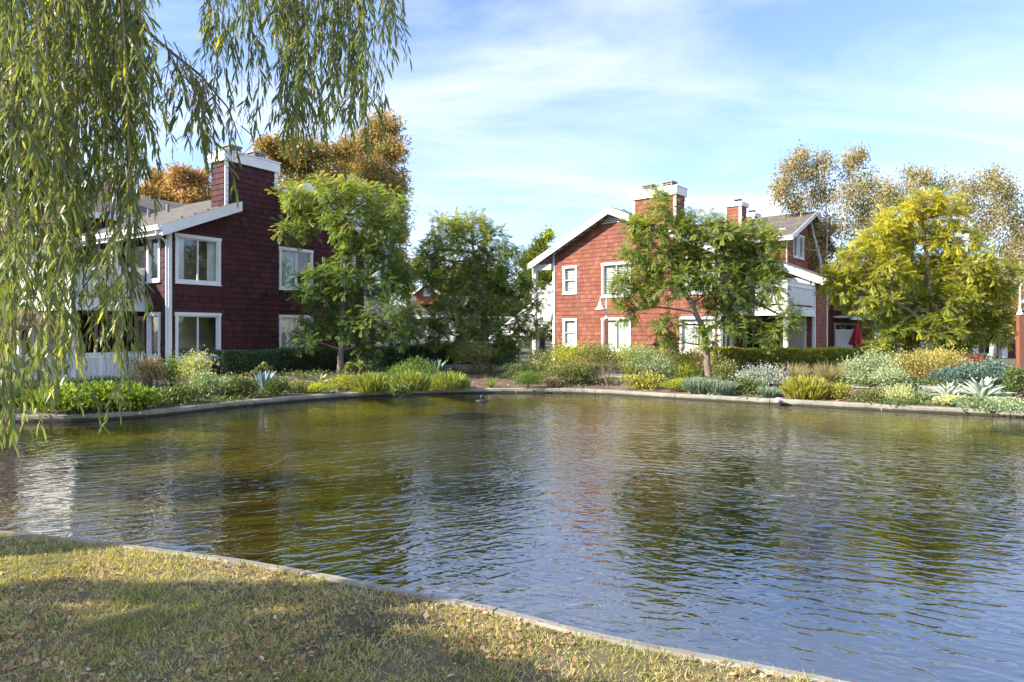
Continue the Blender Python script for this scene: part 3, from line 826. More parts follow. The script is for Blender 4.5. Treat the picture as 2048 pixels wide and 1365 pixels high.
    ff, fs = fback(V0), fside(U0)
    fr('beam', 'white', U0, 0.0, -.05, .05, 2.72, 3.02, fn=ff); fr('beam', 'white', V0 + .06, V1, -.05, .05, 2.72, 3.02, fn=fs)
    fr('top_rail', 'white', U0 - .06, 0.02, -.10, .08, 4.16, 4.22, fn=ff); fr('top_rail', 'white', V0 + .10, V1, -.10, .08, 4.16, 4.22, fn=fs)
    fr('top_board', 'white', U0, 0.0, .0, .045, 3.98, 4.158, fn=ff); fr('top_board', 'white', V0 + .05, V1, .0, .045, 3.98, 4.158, fn=fs)
    for k in range(20):
        a = U0 + .13 + k * .107
        fr('rail_board', 'white_old', a, a + .098, -.02, .012 + random.uniform(-.003, .003), 3.22, 3.98, fn=ff)
    for k in range(36):
        a = V0 + .12 + k * .107
        fr('rail_board', 'white_old', a, a + .098, -.02, .012 + random.uniform(-.003, .003), 3.22, 3.98, fn=fs)
    for (uu, vv, hh) in ((U0, V0, 4.158), (-.06, 3.5, RZ(-.06) - .05)):
        fr('post', 'white', uu - .085, uu + .085, min(m * (vv - .085), m * (vv + .085)), max(m * (vv - .085), m * (vv + .085)), Z0 if uu < -1 else 3.14, hh)
    # --- back block: ridge across, with its own chimney
    B0, B1, BR = 8.3, 15.9, 12.1
    def BZ(v): return 7.15 + .42 * (v - B0) if v <= BR else 7.15 + .42 * (BR - B0) - .42 * (v - BR)
    bwin = [(9.4, 10.25, 6.05, 7.35), (10.4, 11.25, 6.05, 7.35)]
    mb = MB(); wall_cols(mb, fside(-.1), B0, B1, Z0, BZ, bwin, extra=(BR,)); wall_cols(mb, fback(B0), -.1, W, Z0, lambda s: BZ(B0), []); bb = mb.build('rear_block_wall', MS, root)
    for (a, b, lo, hi) in bwin: window(root, fside(-.1), a, b, lo, hi, 1, None, depth=1.1)
    more(fside(-.1), B0 + .1, B1, 4.6, 8.8, lambda a, b, z: z + .15 < min(BZ(a), BZ(b)) and not any(a < h[1] and b > h[0] and z + .2 > h[2] - .04 and z < h[3] for h in bwin))
    MB().box(B0, B0 + .11, 0, .035, 5.0, BZ(B0) - .05, fside(-.1)).build('corner_board', M['white'], root)
    rb = MB()
    for (a, b) in ((B0 - .5, BR), (BR, B1 + .5)):
        rb.hexa([(u, m * v, BZ(v) + dz) for dz in (0, .11) for (u, v) in ((-.55, a), (W + .4, a), (W + .4, b), (-.55, b))])
    rr = rb.build('rear_roof', M['roof'], root)
    for (a, b) in ((B0 - .5, BR), (BR, B1 + .5)):
        MB().hexa([(u, m * v, BZ(v) + z) for v in (a, b) for (u, z) in ((-.59, -.17), (-.55, -.17), (-.55, .09), (-.59, .09))]).build('fascia', M['white'], rr)
    MB().box(-.55, W + .4, .5, .54, BZ(B0 - .5) - .17, BZ(B0 - .5) + .09, fback(B0)).build('fascia', M['white'], rr)
    for (cu, cv, w_, d_, ht) in ((3.3, 9.6, .95, .85, 9.22), (3.9, 13.4, .85, .85, 9.18)):
        f2 = fback(cv)
        c2 = MB().box(cu - w_ / 2, cu + w_ / 2, -d_, 0, 6.8, ht, f2).build('chimney', MS, root)
        MB().box(cu - w_ / 2 - .1, cu + w_ / 2 + .1, -d_ - .1, .1, ht, ht + .24, f2).build('chimney_cap', M['white'], c2)
        for ss in (-1, 1):
            a = cu + ss * (w_ / 2 - .05)
            MB().box(a - .06, a + .06, 0, .03, 7.4, ht, f2).build('corner_board', M['white'], c2)
        MB().box(-.03, .08, 0, .03, 7.4, ht, lambda s, o_, z, c=cu - w_ / 2, v=cv: (c - o_, m * (v + s), z)).build('corner_board', M['white'], c2)
        more(f2, cu - w_ / 2 + .1, cu + w_ / 2 - .1, 7.6, ht - .1, lambda a, b, z: True)
        v = MB(); v.box(cu - .3, cu + .02, -.6, -.2, ht + .24, ht + .32, f2); v.box(cu - .33, cu + .05, -.63, -.17, ht + .42, ht + .47, f2)
        for q in (-.28, -.04): v.box(cu + q, cu + q + .04, -.55, -.25, ht + .32, ht + .42, f2)
        v.build('flue_vent', M['vent_metal'], c2)
    for (uu, vv) in ((2.6, 6.2), (3.3, 6.0)):
        MB().tube([(uu, m * vv, RZ(uu)), (uu, m * vv, RZ(uu) + .45)], [.07, .07], 8).build('roof_vent_pipe', M['vent_metal'], root)
    # --- entry side: porch posts, landing, stairs falling away from the gable
    EU = W + 1.15
    MB().box(EU - .12, EU + .12, .0, .22, Z0 - .1, RZ(EU) - .02, fg).build('porch_post', M['white'], root)
    MB().box(W + .04, EU - .12, .06, .2, RZ(EU) - .34, RZ(EU) - .06, fg).build('porch_beam', M['white'], root)
    mb = MB(); wall_cols(mb, lambda s, o_, z: (W + o_, m * s, z), .18, B0, Z0, lambda s: RZ(W), []); mb.build('entry_side_wall', MS, root)
    MB().box(W + .002, EU + .1, min(0, m * 4), max(0, m * 4), 3.0, 3.16).build('landing', M['white_old'], root)
    MB().box(W + .045, EU - .12, .04, .14, 2.7, 3.0, fg).build('landing_beam', M['white'], root)
    MB().box(W + .045, EU - .12, .04, .14, 4.05, 4.22, fg).build('landing_rail', M['white'], root)
    for k in range(9):
        a = W + .06 + k * .107
        MB().box(a, a + .098, .06, .085, 3.25, 4.05, fg).build('rail_board', M['white_old'], root)
    st = empty('stairs'); st.parent = root
    N = 15; run = .29; rise = (3.1 - .5) / N; e0 = EU + .1; vs = (1.0, 2.2)
    for k in range(N):
        MB().box(e0 + k * run, e0 + k * run + .30, min(m * vs[0], m * vs[1]), max(m * vs[0], m * vs[1]), 3.1 - (k + 1) * rise - .05, 3.1 - (k + 1) * rise).build('tread', M['white_old'], st)
    for vv in vs:
        a, b = Vector((e0, m * vv, 3.0)), Vector((e0 + N * run, m * vv, .42))
        MB().bar(a, b, .06, .30).build('stringer', M['white'], st)
        up = Vector((0, 0, 1.12))
        MB().bar(a + up, b + up, .09, .14).build('handrail', M['white'], st)
        nb = int(N * run / .125)
        for k in range(nb):
            q = a.lerp(b, (k + .5) / nb)
            MB().box(q.x - .055, q.x + .055, q.y - .012, q.y + .012, q.z + .12, q.z + 1.05).build('rail_board', M['white_old'], st)
        MB().box(b.x - .06, b.x + .06, b.y - .06, b.y + .06, .2, 1.65).build('newel_post', M['white'], st)
    # vent hood on the gable
    MB().hexa([fg(*p) for p in [(3.75, 0, 3.42), (3.95, 0, 3.42), (3.95, .16, 3.42), (3.75, .16, 3.42), (3.78, 0, 3.62), (3.92, 0, 3.62), (3.92, .05, 3.60), (3.78, .05, 3.60)]]).build('vent_hood', MS, root)
    tag(stuff.build('shingle_field', MS, root, fix=False), kind='stuff')
    return root

LU = Vector((.545, .839)).normalized(); RU = Vector((-.758, .652)).normalized()
LO, RO = Vector((-11.56, 21.9)), Vector((9.0, 28.13))
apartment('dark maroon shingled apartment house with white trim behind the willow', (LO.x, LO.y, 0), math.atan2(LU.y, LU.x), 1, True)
apartment('sunlit red shingled apartment house with white windows and corner balcony', (RO.x, RO.y, 0), math.atan2(RU.y, RU.x), -1, False)
def loc_l(u, v, z=0): return Vector((LO.x + LU.x * u - LU.y * v, LO.y + LU.y * u + LU.x * v, z))
def loc_r(u, v, z=0): return Vector((RO.x + RU.x * u + RU.y * v, RO.y + RU.y * u - RU.x * v, z))

# ------------------------------------------------------------------ foliage tools
def unit(a):
    return a / np.maximum(np.linalg.norm(a, axis=-1, keepdims=True), 1e-9)
def rand_dirs(n):
    return unit(rng.normal(size=(n, 3)))

def tmpl(rows, fold=0.0):
    """leaf blade from (x, half width, z) stations: two strips folded along the midrib -> quads"""
    V = []; Fq = []
    for (x, w, z) in rows: V += [(x, -w, z + fold * w), (x, 0, z), (x, w, z + fold * w)]
    for i in range(len(rows) - 1):
        a = i * 3
        Fq += [(a, a + 3, a + 4, a + 1), (a + 1, a + 4, a + 5, a + 2)]
    return np.array(V, dtype=float), np.array(Fq)
T_LEAF = (np.array([(0, 0, 0), (.5, -.3, .06), (1, 0, -.03), (.5, .3, .06)], dtype=float), np.array([(0, 1, 2, 3)]))
T_SMALL = (np.array([(0, 0, 0), (.45, -.36, .05), (1, 0, -.05), (.45, .36, .05)], dtype=float), np.array([(0, 1, 2, 3)]))
T_BLADE = (np.array([(0, -.04, 0), (0, .04, 0), (.55, .03, .06), (.55, -.03, .06), (1, 0.004, -.06), (1, -0.004, -.06)], dtype=float), np.array([(0, 1, 2, 3), (3, 2, 4, 5)]))
T_WILLOW = (np.array([(0, -.010, 0), (0, .010, 0), (.30, -.066, .02), (.30, .066, .02), (.68, -.060, -.02), (.68, .060, -.02), (1, -.004, -.11), (1, .004, -.11)], dtype=float), np.array([(0, 2, 3, 1), (2, 4, 5, 3), (4, 6, 7, 5)]))
T_TURF = (np.array([(0, -.045, 0), (0, .045, 0), (1, .010, .0), (1, -.010, .0)], dtype=float), np.array([(0, 1, 2, 3)]))
def t_frond(pairs=10, droop=0.28):
    """feathery twice-divided frond: a midrib with paired narrow leaflets, each one tapering quad"""
    V = []; Fq = []
    def z(x): return -droop * x * x
    for k in range(pairs):
        x = .12 + .86 * k / (pairs - 1)
        ln = .30 * math.sin(math.pi * min(1, .18 + .80 * (1 - abs(k / (pairs - 1) - .38)))) * (1.0 if k < pairs - 1 else .7)
        for s in (-1, 1):
            b = len(V); w = .045
            ex, ey = x + ln * .55, s * ln * .85
            mx, my = x + ln * .26, s * ln * .42
            V += [(x, 0, z(x)), (mx - w * .75, my + s * w * .5, z(x) + .01), (ex, ey, z(ex) - .10 * ln - .02), (mx + w * .75, my - s * w * .5, z(x) - .005)]
            Fq.append((b, b + 1, b + 2, b + 3))
    b = len(V)
    for i in range(1):
        xa, xb = 0, 1
        V += [(xa, -.008, z(xa)), (xb, -.006, z(xb)), (xb, .006, z(xb)), (xa, .008, z(xa))]; Fq.append((b + 4 * i, b + 4 * i + 1, b + 4 * i + 2, b + 4 * i + 3))
    return np.array(V, dtype=float), np.array(Fq)
T_FROND = t_frond()

def scatter(name, T, pos, d, nrm, scale, rnd, mat, parent=None, wscale=None):
    tv, tf = T
    pos = np.asarray(pos, dtype=float); n = len(pos); k = len(tv)
    d = unit(np.asarray(d, dtype=float)); y = unit(np.cross(nrm, d)); z = np.cross(d, y)
    sc = np.broadcast_to(np.asarray(scale, dtype=float), (n,))
    ws = sc if wscale is None else sc * wscale
    V = pos[:, None, :] + tv[None, :, 0:1] * (d * sc[:, None])[:, None, :] + tv[None, :, 1:2] * (y * ws[:, None])[:, None, :] + tv[None, :, 2:3] * (z * sc[:, None])[:, None, :]
    Fc = tf[None] + (np.arange(n) * k)[:, None, None]
    me = np_mesh(name, V.reshape(-1, 3), Fc.reshape(-1, tf.shape[1]), mat, np.repeat(np.clip(rnd, 0, 1), k))
    return link(bpy.data.objects.new(name, me), parent)

def lobe_points(n, c, r, shell=0.55):
    """points in an ellipsoid, biased to its outer part"""
    u = rand_dirs(n); q = (shell + (1 - shell) * rng.random((n, 1))) * (0.55 + 0.45 * rng.random((n, 1)) ** .5)
    return np.array(c)[None] + u * np.array(r)[None] * q, u

def limb(mb, a, b, r0, r1, sag=0.0, n=6, k=5, wob=0.05):
    a, b = Vector(a), Vector(b); L_ = (b - a).length; pts = []; rad = []
    for i in range(k + 1):
        t = i / k; p = a.lerp(b, t)
        p.z += sag * math.sin(math.pi * t) * L_
        if 0 < i < k: p += Vector((random.uniform(-1, 1), random.uniform(-1, 1), random.uniform(-1, 1))) * wob * L_ * .5
        pts.append(p); rad.append(r0 + (r1 - r0) * t)
    mb.tube(pts, rad, n, cap=False); return pts

def tree(name, label, cat, D, trunk_px, lobes, leaf, trunk_r, bark, kind='feather', dens=1.0, size=0.45, group=None, yellow=None, base=None, forks=None, bias=(0, 1), depth_k=1.0, grow=1.0):
    """trunk through photo pixels at distance D; crown as leaf sprays in lobes (x, y, rx, ry[, dD])"""
    k = D / F
    pts = [px(x, y, D) for x, y in trunk_px]
    if base is not None: pts[0] = Vector(base)
    else: pts[0].z = Hg(pts[0].x, pts[0].y) - .05
    root = empty(name, tuple(pts[0])); tag(root, label, cat, group)
    loc0 = pts[0].copy()
    tm = MB(); fine = []
    for i in range(len(pts) - 1):                       # denser trunk spine
        for q in range(4): fine.append(pts[i].lerp(pts[i + 1], q / 4) + Vector((random.uniform(-1, 1), random.uniform(-1, 1), 0)) * trunk_r * .18)
    fine.append(pts[-1]); nf = len(fine)
    rad = [trunk_r * (1.25 if i == 0 else 1.0) * (1 - .72 * i / (nf - 1)) for i in range(nf)]
    tm.tube([p - loc0 for p in fine], rad, 10)
    spines = [fine]
    for fk in (forks or []):
        fp = [px(x, y, D + dd) for x, y, dd in fk]
        ff_ = []
        for i in range(len(fp) - 1):
            for q in range(3): ff_.append(fp[i].lerp(fp[i + 1], q / 3) + Vector((random.uniform(-1, 1), random.uniform(-1, 1), 0)) * trunk_r * .15)
        ff_.append(fp[-1])
        tm.tube([p - loc0 for p in ff_], [trunk_r * .62 * (1 - .7 * i / (len(ff_) - 1)) for i in range(len(ff_))], 8)
        spines.append(ff_)
    allsp = [p for sp in spines for p in sp[len(sp) // 4:]]
    P, DR, NR, SCL, RN = [], [], [], [], []
    zs = [px(0, l[1] - l[3], D).z for l in lobes]; ztop = max(zs); zbot = min(px(0, l[1] + l[3], D).z for l in lobes)
    for l in lobes:
        x, y, rx, ry = l[:4]; rx, ry = rx * grow, ry * grow; dd = l[4] if len(l) > 4 else random.uniform(-.6, .6) * rx * k * depth_k
        c = px(x, y, D + dd); r = (rx * k, max(rx, ry) * k * .85 * depth_k, ry * k)
        near = min(allsp, key=lambda p: (p - c).length + max(0, (p.z - c.z)) * .6)
        lp = limb(tm, near - loc0, c - loc0, trunk_r * .30, trunk_r * .10, 0.03)
        vol = r[0] * r[1] * r[2]
        if kind == 'feather':
            nt = max(8, int(50 * dens * vol ** (2 / 3)) + 6)
            tp, u = lobe_points(nt, c, r, .5)
            for t_, uu in zip(tp, u):
                a = random.choice(lp[2:]) + loc0
                limb(tm, a - loc0, Vector(t_) - loc0, .010, .004, .04, 4, 3)
                ax = unit(uu * .8 + np.array([0, 0, .45]) + rng.normal(size=3) * .25)
                nfz = random.randint(7, 10)
                for f_ in range(nfz):
                    rd = rand_dirs(1)[0]; rd = unit(rd - ax * rd.dot(ax))
                    el = random.uniform(.05, 1.0)
                    dv_ = unit(ax * el + rd * (1.05 - .5 * el) + np.array([0, 0, -.05]))
                    P.append(t_ + rng.normal(size=3) * .03); DR.append(dv_); NR.append(unit(np.array([0, 0, 1.0]) + ax * .4 + rng.normal(size=3) * .25)); SCL.append(size * random.uniform(.65, 1.25))
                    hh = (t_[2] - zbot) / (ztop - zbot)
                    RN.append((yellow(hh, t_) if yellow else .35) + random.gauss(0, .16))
        else:
            nt = max(8, int(dens * vol ** (2 / 3) * 30) + 6)
            tp, u = lobe_points(nt, c, r, .35)
            for t_ in tp:
                a = random.choice(lp[2:]) + loc0
                if random.random() < .35: limb(tm, a - loc0, Vector(t_) - loc0, .014, .004, .03, 4, 3)
            per = 40
            cl = .16 + .10 * min(r)
            pp = np.repeat(tp, per, axis=0) + rng.normal(size=(nt * per, 3)) * cl * np.array([1, 1, .8 if kind == 'broad' else 1.3])
            shade = np.repeat(rng.normal(size=nt) * .16, per)
            P.append(pp); DR.append(unit(rand_dirs(len(pp)) + np.array([0, 0, -.35 if kind == 'broad' else -1.1]))); NR.append(rand_dirs(len(pp)) + np.array([-.2, 0, .5]))
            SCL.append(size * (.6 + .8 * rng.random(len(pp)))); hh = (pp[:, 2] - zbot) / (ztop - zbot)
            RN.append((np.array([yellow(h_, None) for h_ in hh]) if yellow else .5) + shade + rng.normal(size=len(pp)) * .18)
    if kind == 'feather': P, DR, NR, SCL, RN = (np.array(q) for q in (P, DR, NR, SCL, RN))
    else: P, DR, NR, SCL, RN = (np.concatenate(q) for q in (P, DR, NR, SCL, RN))
    tm.build('trunk', bark, root, smooth=True)
    scatter('crown', T_FROND if kind == 'feather' else T_LEAF, P - np.array(loc0)[None], DR, NR, SCL, RN, leaf, root)
    return root

# ------------------------------------------------------------------ the four feathery trees on the far bank
G4 = 'feathery leaved trees along the pond'
tree('feathery_tree', 'feathery green tree with pale trunk before the maroon gable', 'tree', 23.6, [(679, 752), (683, 700), (686, 600), (692, 500), (690, 430)],
     [(610, 398, 55, 34), (672, 385, 55, 34), (735, 400, 55, 40), (785, 425, 36, 46), (585, 462, 42, 20), (640, 440, 52, 28), (705, 452, 55, 36), (765, 490, 45, 44), (640, 552, 44, 16), (700, 520, 34, 22),
      (752, 560, 55, 46), (800, 560, 34, 40), (625, 590, 46, 24), (690, 600, 46, 30), (770, 630, 52, 44), (650, 652, 52, 26), (710, 655, 52, 34), (612, 680, 32, 14), (805, 655, 32, 40), (748, 690, 30, 16), (828, 630, 22, 30), (690, 560, 40, 24)],
     L['jac'], .13, M['bark'], 'feather', 1.05, .37, G4, grow=1.04, yellow=lambda h, p: .42 + .32 * max(0, h - .5) / .5)  # upper half yellower: sunlit crown top put into the leaf colour
tree('feathery_tree', 'feathery green tree standing alone in the gap between the two houses', 'tree', 25.4, [(980, 742), (973, 700), (968, 640), (955, 560), (945, 490)],
     [(890, 462, 42, 26), (940, 452, 46, 28), (985, 478, 36, 28), (865, 500, 30, 24), (920, 505, 52, 30), (1005, 520, 36, 30), (965, 530, 40, 26), (880, 560, 36, 34), (940, 580, 55, 40), (1030, 570, 40, 36), (1062, 590, 22, 30), (1000, 600, 40, 34),
      (895, 630, 46, 30), (865, 665, 32, 22), (945, 640, 44, 36), (1010, 660, 46, 34), (1052, 650, 30, 34), (1000, 700, 40, 18), (920, 690, 26, 22), (970, 690, 26, 20), (850, 525, 18, 24)],
     L['jac'], .15, M['bark'], 'feather', 1.0, .38, G4, grow=1.10, yellow=lambda h, p: .50 + .30 * max(0, h - .5) / .5)  # yellower upper leaves imitate sun on the top of the crown
tree('feathery_tree', 'sparse forked feathery tree in front of the sunlit red gable', 'tree', 22.0, [(1417, 764), (1414, 715), (1408, 665), (1385, 610), (1352, 555), (1335, 470), (1326, 410)],
     [(1322, 412, 20, 30), (1300, 462, 32, 28), (1350, 462, 34, 30), (1268, 505, 28, 26), (1320, 515, 44, 26), (1248, 570, 28, 30), (1290, 580, 34, 30), (1395, 452, 36, 24), (1440, 462, 36, 22), (1500, 470, 40, 34), (1535, 500, 30, 44), (1480, 525, 46, 32), (1420, 505, 36, 24),
      (1370, 515, 30, 22), (1545, 565, 24, 32), (1500, 590, 36, 30), (1455, 580, 30, 22), (1340, 580, 30, 18), (1480, 645, 28, 22), (1575, 640, 22, 26), (1540, 672, 20, 18), (1335, 655, 26, 24), (1345, 688, 16, 12), (1412, 672, 22, 18), (1250, 620, 20, 20), (1440, 620, 26, 18), (1400, 535, 36, 26), (1375, 560, 28, 20), (1435, 555, 32, 24), (1410, 590, 28, 18), (1300, 540, 30, 24), (1270, 450, 16, 18), (1465, 490, 34, 26)],
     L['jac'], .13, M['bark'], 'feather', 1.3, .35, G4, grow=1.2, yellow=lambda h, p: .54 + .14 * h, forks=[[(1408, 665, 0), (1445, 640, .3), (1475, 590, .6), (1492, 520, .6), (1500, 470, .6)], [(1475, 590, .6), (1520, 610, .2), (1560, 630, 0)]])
tree('feathery_tree', 'dense yellow tipped feathery tree beside the pale agaves', 'tree', 22.3, [(1882, 752), (1879, 710), (1872, 660), (1860, 590), (1850, 500), (1845, 440)],
     [(1845, 412, 40, 28), (1800, 440, 42, 32), (1890, 430, 40, 32), (1750, 480, 42, 34), (1830, 480, 55, 36), (1910, 480, 50, 38), (1710, 530, 42, 32), (1775, 540, 52, 40), (1860, 545, 60, 40), (1945, 540, 46, 40), (1680, 580, 36, 26), (1740, 600, 50, 34), (1820, 610, 55, 38),
      (1900, 610, 60, 40), (1975, 600, 42, 40), (2005, 555, 26, 34), (1950, 655, 52, 30), (1870, 660, 55, 24), (1800, 680, 46, 16), (2000, 650, 30, 30), (1905, 688, 46, 15), (1790, 655, 36, 18), (1660, 560, 14, 14), (1760, 695, 22, 8)],
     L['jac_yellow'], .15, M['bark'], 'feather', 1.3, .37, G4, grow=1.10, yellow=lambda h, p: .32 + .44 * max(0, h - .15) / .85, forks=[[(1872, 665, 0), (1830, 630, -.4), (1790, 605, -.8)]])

# ------------------------------------------------------------------ trees behind the houses
G0 = 'trees behind the houses'
def far_base(x, D): return (((x - CX) / F * D), D, .3)
tree('autumn_tree', 'tall orange and gold autumn tree rising behind the maroon house', 'tree', 47, [(740, 700), (738, 500), (742, 350), (745, 270)],
     [(770, 250, 40, 36), (735, 285, 42, 38), (785, 300, 34, 44), (700, 320, 40, 36), (745, 350, 52, 44), (795, 370, 28, 44), (690, 380, 36, 34), (770, 430, 46, 50), (800, 460, 22, 44), (790, 520, 30, 40), (745, 500, 40, 40)],
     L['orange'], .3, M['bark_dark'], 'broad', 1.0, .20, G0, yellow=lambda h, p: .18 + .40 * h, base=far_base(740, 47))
tree('autumn_tree', 'rounded golden autumn tree directly behind the wide maroon chimney', 'tree', 44, [(600, 700), (602, 500), (610, 380), (615, 320)],
     [(550, 295, 38, 26), (595, 300, 40, 30), (645, 305, 36, 34), (565, 330, 40, 30), (620, 345, 46, 36), (665, 350, 34, 34), (590, 380, 50, 34), (650, 400, 40, 36), (690, 300, 26, 34), (530, 290, 22, 18)],
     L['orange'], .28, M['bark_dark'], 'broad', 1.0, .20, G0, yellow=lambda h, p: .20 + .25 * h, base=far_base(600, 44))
tree('autumn_tree', 'rust orange autumn tree behind the low roof of the maroon house', 'tree', 52, [(350, 700), (352, 500), (355, 400)],
     [(320, 362, 30, 28), (360, 352, 34, 28), (400, 362, 30, 28), (340, 392, 36, 26), (385, 395, 40, 28), (420, 400, 24, 30), (300, 385, 22, 24)],
     L['rust'], .25, M['bark_dark'], 'broad', 1.0, .22, G0, base=far_base(350, 52))
tree('birch_tree', 'tall thin white stemmed birch behind the sunlit house balcony', 'tree', 37, [(1648, 690), (1646, 600), (1640, 520), (1622, 450), (1612, 380)],
     [(1575, 365, 30, 34), (1615, 345, 34, 34), (1650, 325, 32, 28), (1700, 330, 30, 30), (1735, 365, 22, 34), (1590, 415, 34, 30), (1645, 390, 44, 36), (1700, 395, 40, 36), (1610, 460, 34, 24), (1665, 455, 46, 30), (1715, 455, 36, 36), (1640, 510, 34, 22), (1700, 510, 36, 30), (1560, 385, 14, 22), (1580, 330, 22, 20), (1740, 420, 26, 40), (1745, 500, 26, 40), (1600, 310, 20, 14), (1720, 305, 16, 14), (1680, 560, 40, 34), (1600, 500, 26, 26)],
     L['birch'], .13, M['birch'], 'droop', 1.05, .125, G0, base=far_base(1648, 37), forks=[[(1650, 620, 0), (1650, 540, .2), (1655, 470, .4), (1650, 380, .4)], [(1652, 620, 0), (1668, 540, 0), (1685, 480, 0), (1700, 380, 0)]])
tree('birch_tree', 'brown leaved birch standing behind the yellow tipped tree, nearer the tall birch', 'tree', 40, [(1830, 690), (1828, 560), (1822, 420)],
     [(1790, 400, 34, 30), (1830, 370, 34, 26), (1770, 450, 36, 34), (1840, 420, 40, 34), (1800, 480, 44, 40), (1750, 520, 34, 40), (1775, 590, 40, 40), (1710, 600, 34, 34), (1850, 350, 16, 14), (1770, 390, 30, 34), (1880, 370, 30, 26), (1820, 345, 16, 14), (1740, 650, 34, 24), (1900, 560, 60, 60), (1820, 560, 50, 50)],
     L['birch'], .14, M['birch'], 'droop', 1.0, .125, G0, base=far_base(1830, 40))
tree('birch_tree', 'brown leaved birch at the right edge behind the yellow tipped tree', 'tree', 38, [(1985, 690), (1983, 560), (1985, 420)],
     [(1960, 370, 32, 28), (1995, 365, 30, 26), (1940, 410, 34, 30), (2000, 420, 36, 34), (2035, 440, 28, 40), (1965, 460, 40, 36), (2020, 510, 40, 50), (2055, 500, 30, 60), (2040, 580, 36, 40), (1985, 345, 14, 14), (1920, 380, 28, 30), (2020, 385, 26, 30), (1990, 560, 46, 50), (1950, 640, 50, 34), (2060, 640, 40, 40)],
     L['birch'], .14, M['birch'], 'droop', 1.0, .125, G0, base=far_base(1985, 38))
tree('maple_tree', 'small peach leaved tree behind the brown lamp post at the right', 'tree', 27, [(2060, 720), (2058, 640), (2056, 590)],
     [(2035, 600, 30, 26), (2010, 625, 26, 20), (2050, 650, 28, 24), (2025, 662, 20, 12), (2065, 610, 26, 34)],
     L['rust'], .09, M['bark'], 'broad', 1.3, .12, G0)
tree('cypress_tree', 'dark green pointed tree behind the left eave of the sunlit house', 'tree', 50, [(1085, 700), (1086, 560), (1092, 480)],
     [(1099, 468, 9, 12), (1085, 488, 20, 16), (1070, 508, 26, 16), (1100, 510, 24, 20), (1055, 525, 20, 16), (1090, 545, 40, 24), (1060, 560, 34, 26)],
     L['yellowgreen'], .22, M['bark_dark'], 'broad', 1.3, .20, G0, base=far_base(1085, 50))
GF = 'far trees in the gap between the houses'
for (lab, x, y, w, h, D, lf) in (('low olive tree beyond the far gabled house', 815, 545, 46, 40, 85, 'olive'), ('round green tree behind the far gabled house roof', 905, 575, 50, 46, 90, 'mid'), ('dark green tree behind the sunlit house stairs', 1010, 590, 60, 60, 60, 'dark'), ('tall green tree between carport and far house', 945, 570, 50, 54, 80, 'olive')):
    lobes = [(x + random.uniform(-.7, .7) * w, y + random.uniform(-.7, .8) * h, w * .5, h * .42) for _ in range(7)] + [(x, y + h, w * .7, h * .5)]
    tree('far_tree', lab, 'tree', D, [(x, 690), (x, y + h), (x, y)], lobes, L[lf], .25, M['bark_dark'], 'broad', .7, .26, GF, base=far_base(x, D))
# shade trees left of the frame: they throw the shade on the left bank
for (lab, X, Y, r, h) in (('big green tree left of the patio fence beyond the willow', -21.5, 15.5, 3.0, 7.2), ('broad green tree by the pond edge far left beyond the willow', -19.0, 10.5, 2.6, 6.4)):
    D = Y; cx_ = CX + X / D * F; k = F / D
    lobes = [(cx_ + random.uniform(-1, 1) * r * k * .8, HY - (random.uniform(.38, .9) * h - EYE) * k, r * k * .42, r * k * .36, random.uniform(-.8, .8) * r) for _ in range(13)]
    tree('shade_tree', lab, 'tree', D, [(cx_, 700), (cx_, HY - (h * .4 - EYE) * k), (cx_, HY - (h * .8 - EYE) * k)], lobes, L['mid'], .25, M['bark_dark'], 'broad', 1.0, .18, 'shade trees on the left bank', base=(X, Y, .3))

def unseen_shade_tree(label, X, Y, lobes, leaf, size, tr, nleaf):
    b = Vector((X, Y, Hg(X, Y) - .05)); root = empty('shade_tree', tuple(b)); tag(root, label, 'tree', 'unseen shade trees on the lawn')
    tm = MB(); top = Vector((0, 0, 2.6)); limb(tm, (0, 0, 0), top, tr, tr * .6, 0, 10, 5, .03); P = []
    for (x, y, z, r) in lobes:
        c = Vector((x, y, z)) - b; limb(tm, top, c, tr * .4, tr * .1, .05)
        p, u = lobe_points(nleaf, c, (r, r, r * .75), .2); P.append(p)
    P = np.concatenate(P); n = len(P); tm.build('trunk', M['bark_dark'], root, smooth=True)
    scatter('crown', T_LEAF, P, rand_dirs(n), rand_dirs(n), size * (.7 + .6 * rng.random(n)), rng.random(n), leaf, root)
lob = []
def thrown(xt, yt, h, r): lob.append((xt - SUN_DIR.x * -1 * h, yt + SUN_DIR.y * h, .22 + math.tan(SUN_EL) * h, r))  # unseen crown lobes set back sunward from the wanted lawn shadow
for _ in range(95):
    yt = random.uniform(2.5, 4.15); xe = -1.35 + (4.35 - yt) * 1.6
    thrown(random.uniform(-4.6, xe - .25), yt, random.uniform(6.2, 9.5), .36)
for k in range(16): thrown(-3.7 + k * .2, 4.66 + random.uniform(-.05, .05), 7.0 + .1 * (k % 5), .15)
unseen_shade_tree('unseen leafy tree left of the lawn, crown shaped to shade the near grass', -9.6, .2, lob, L['mid'], .15, .2, 260)
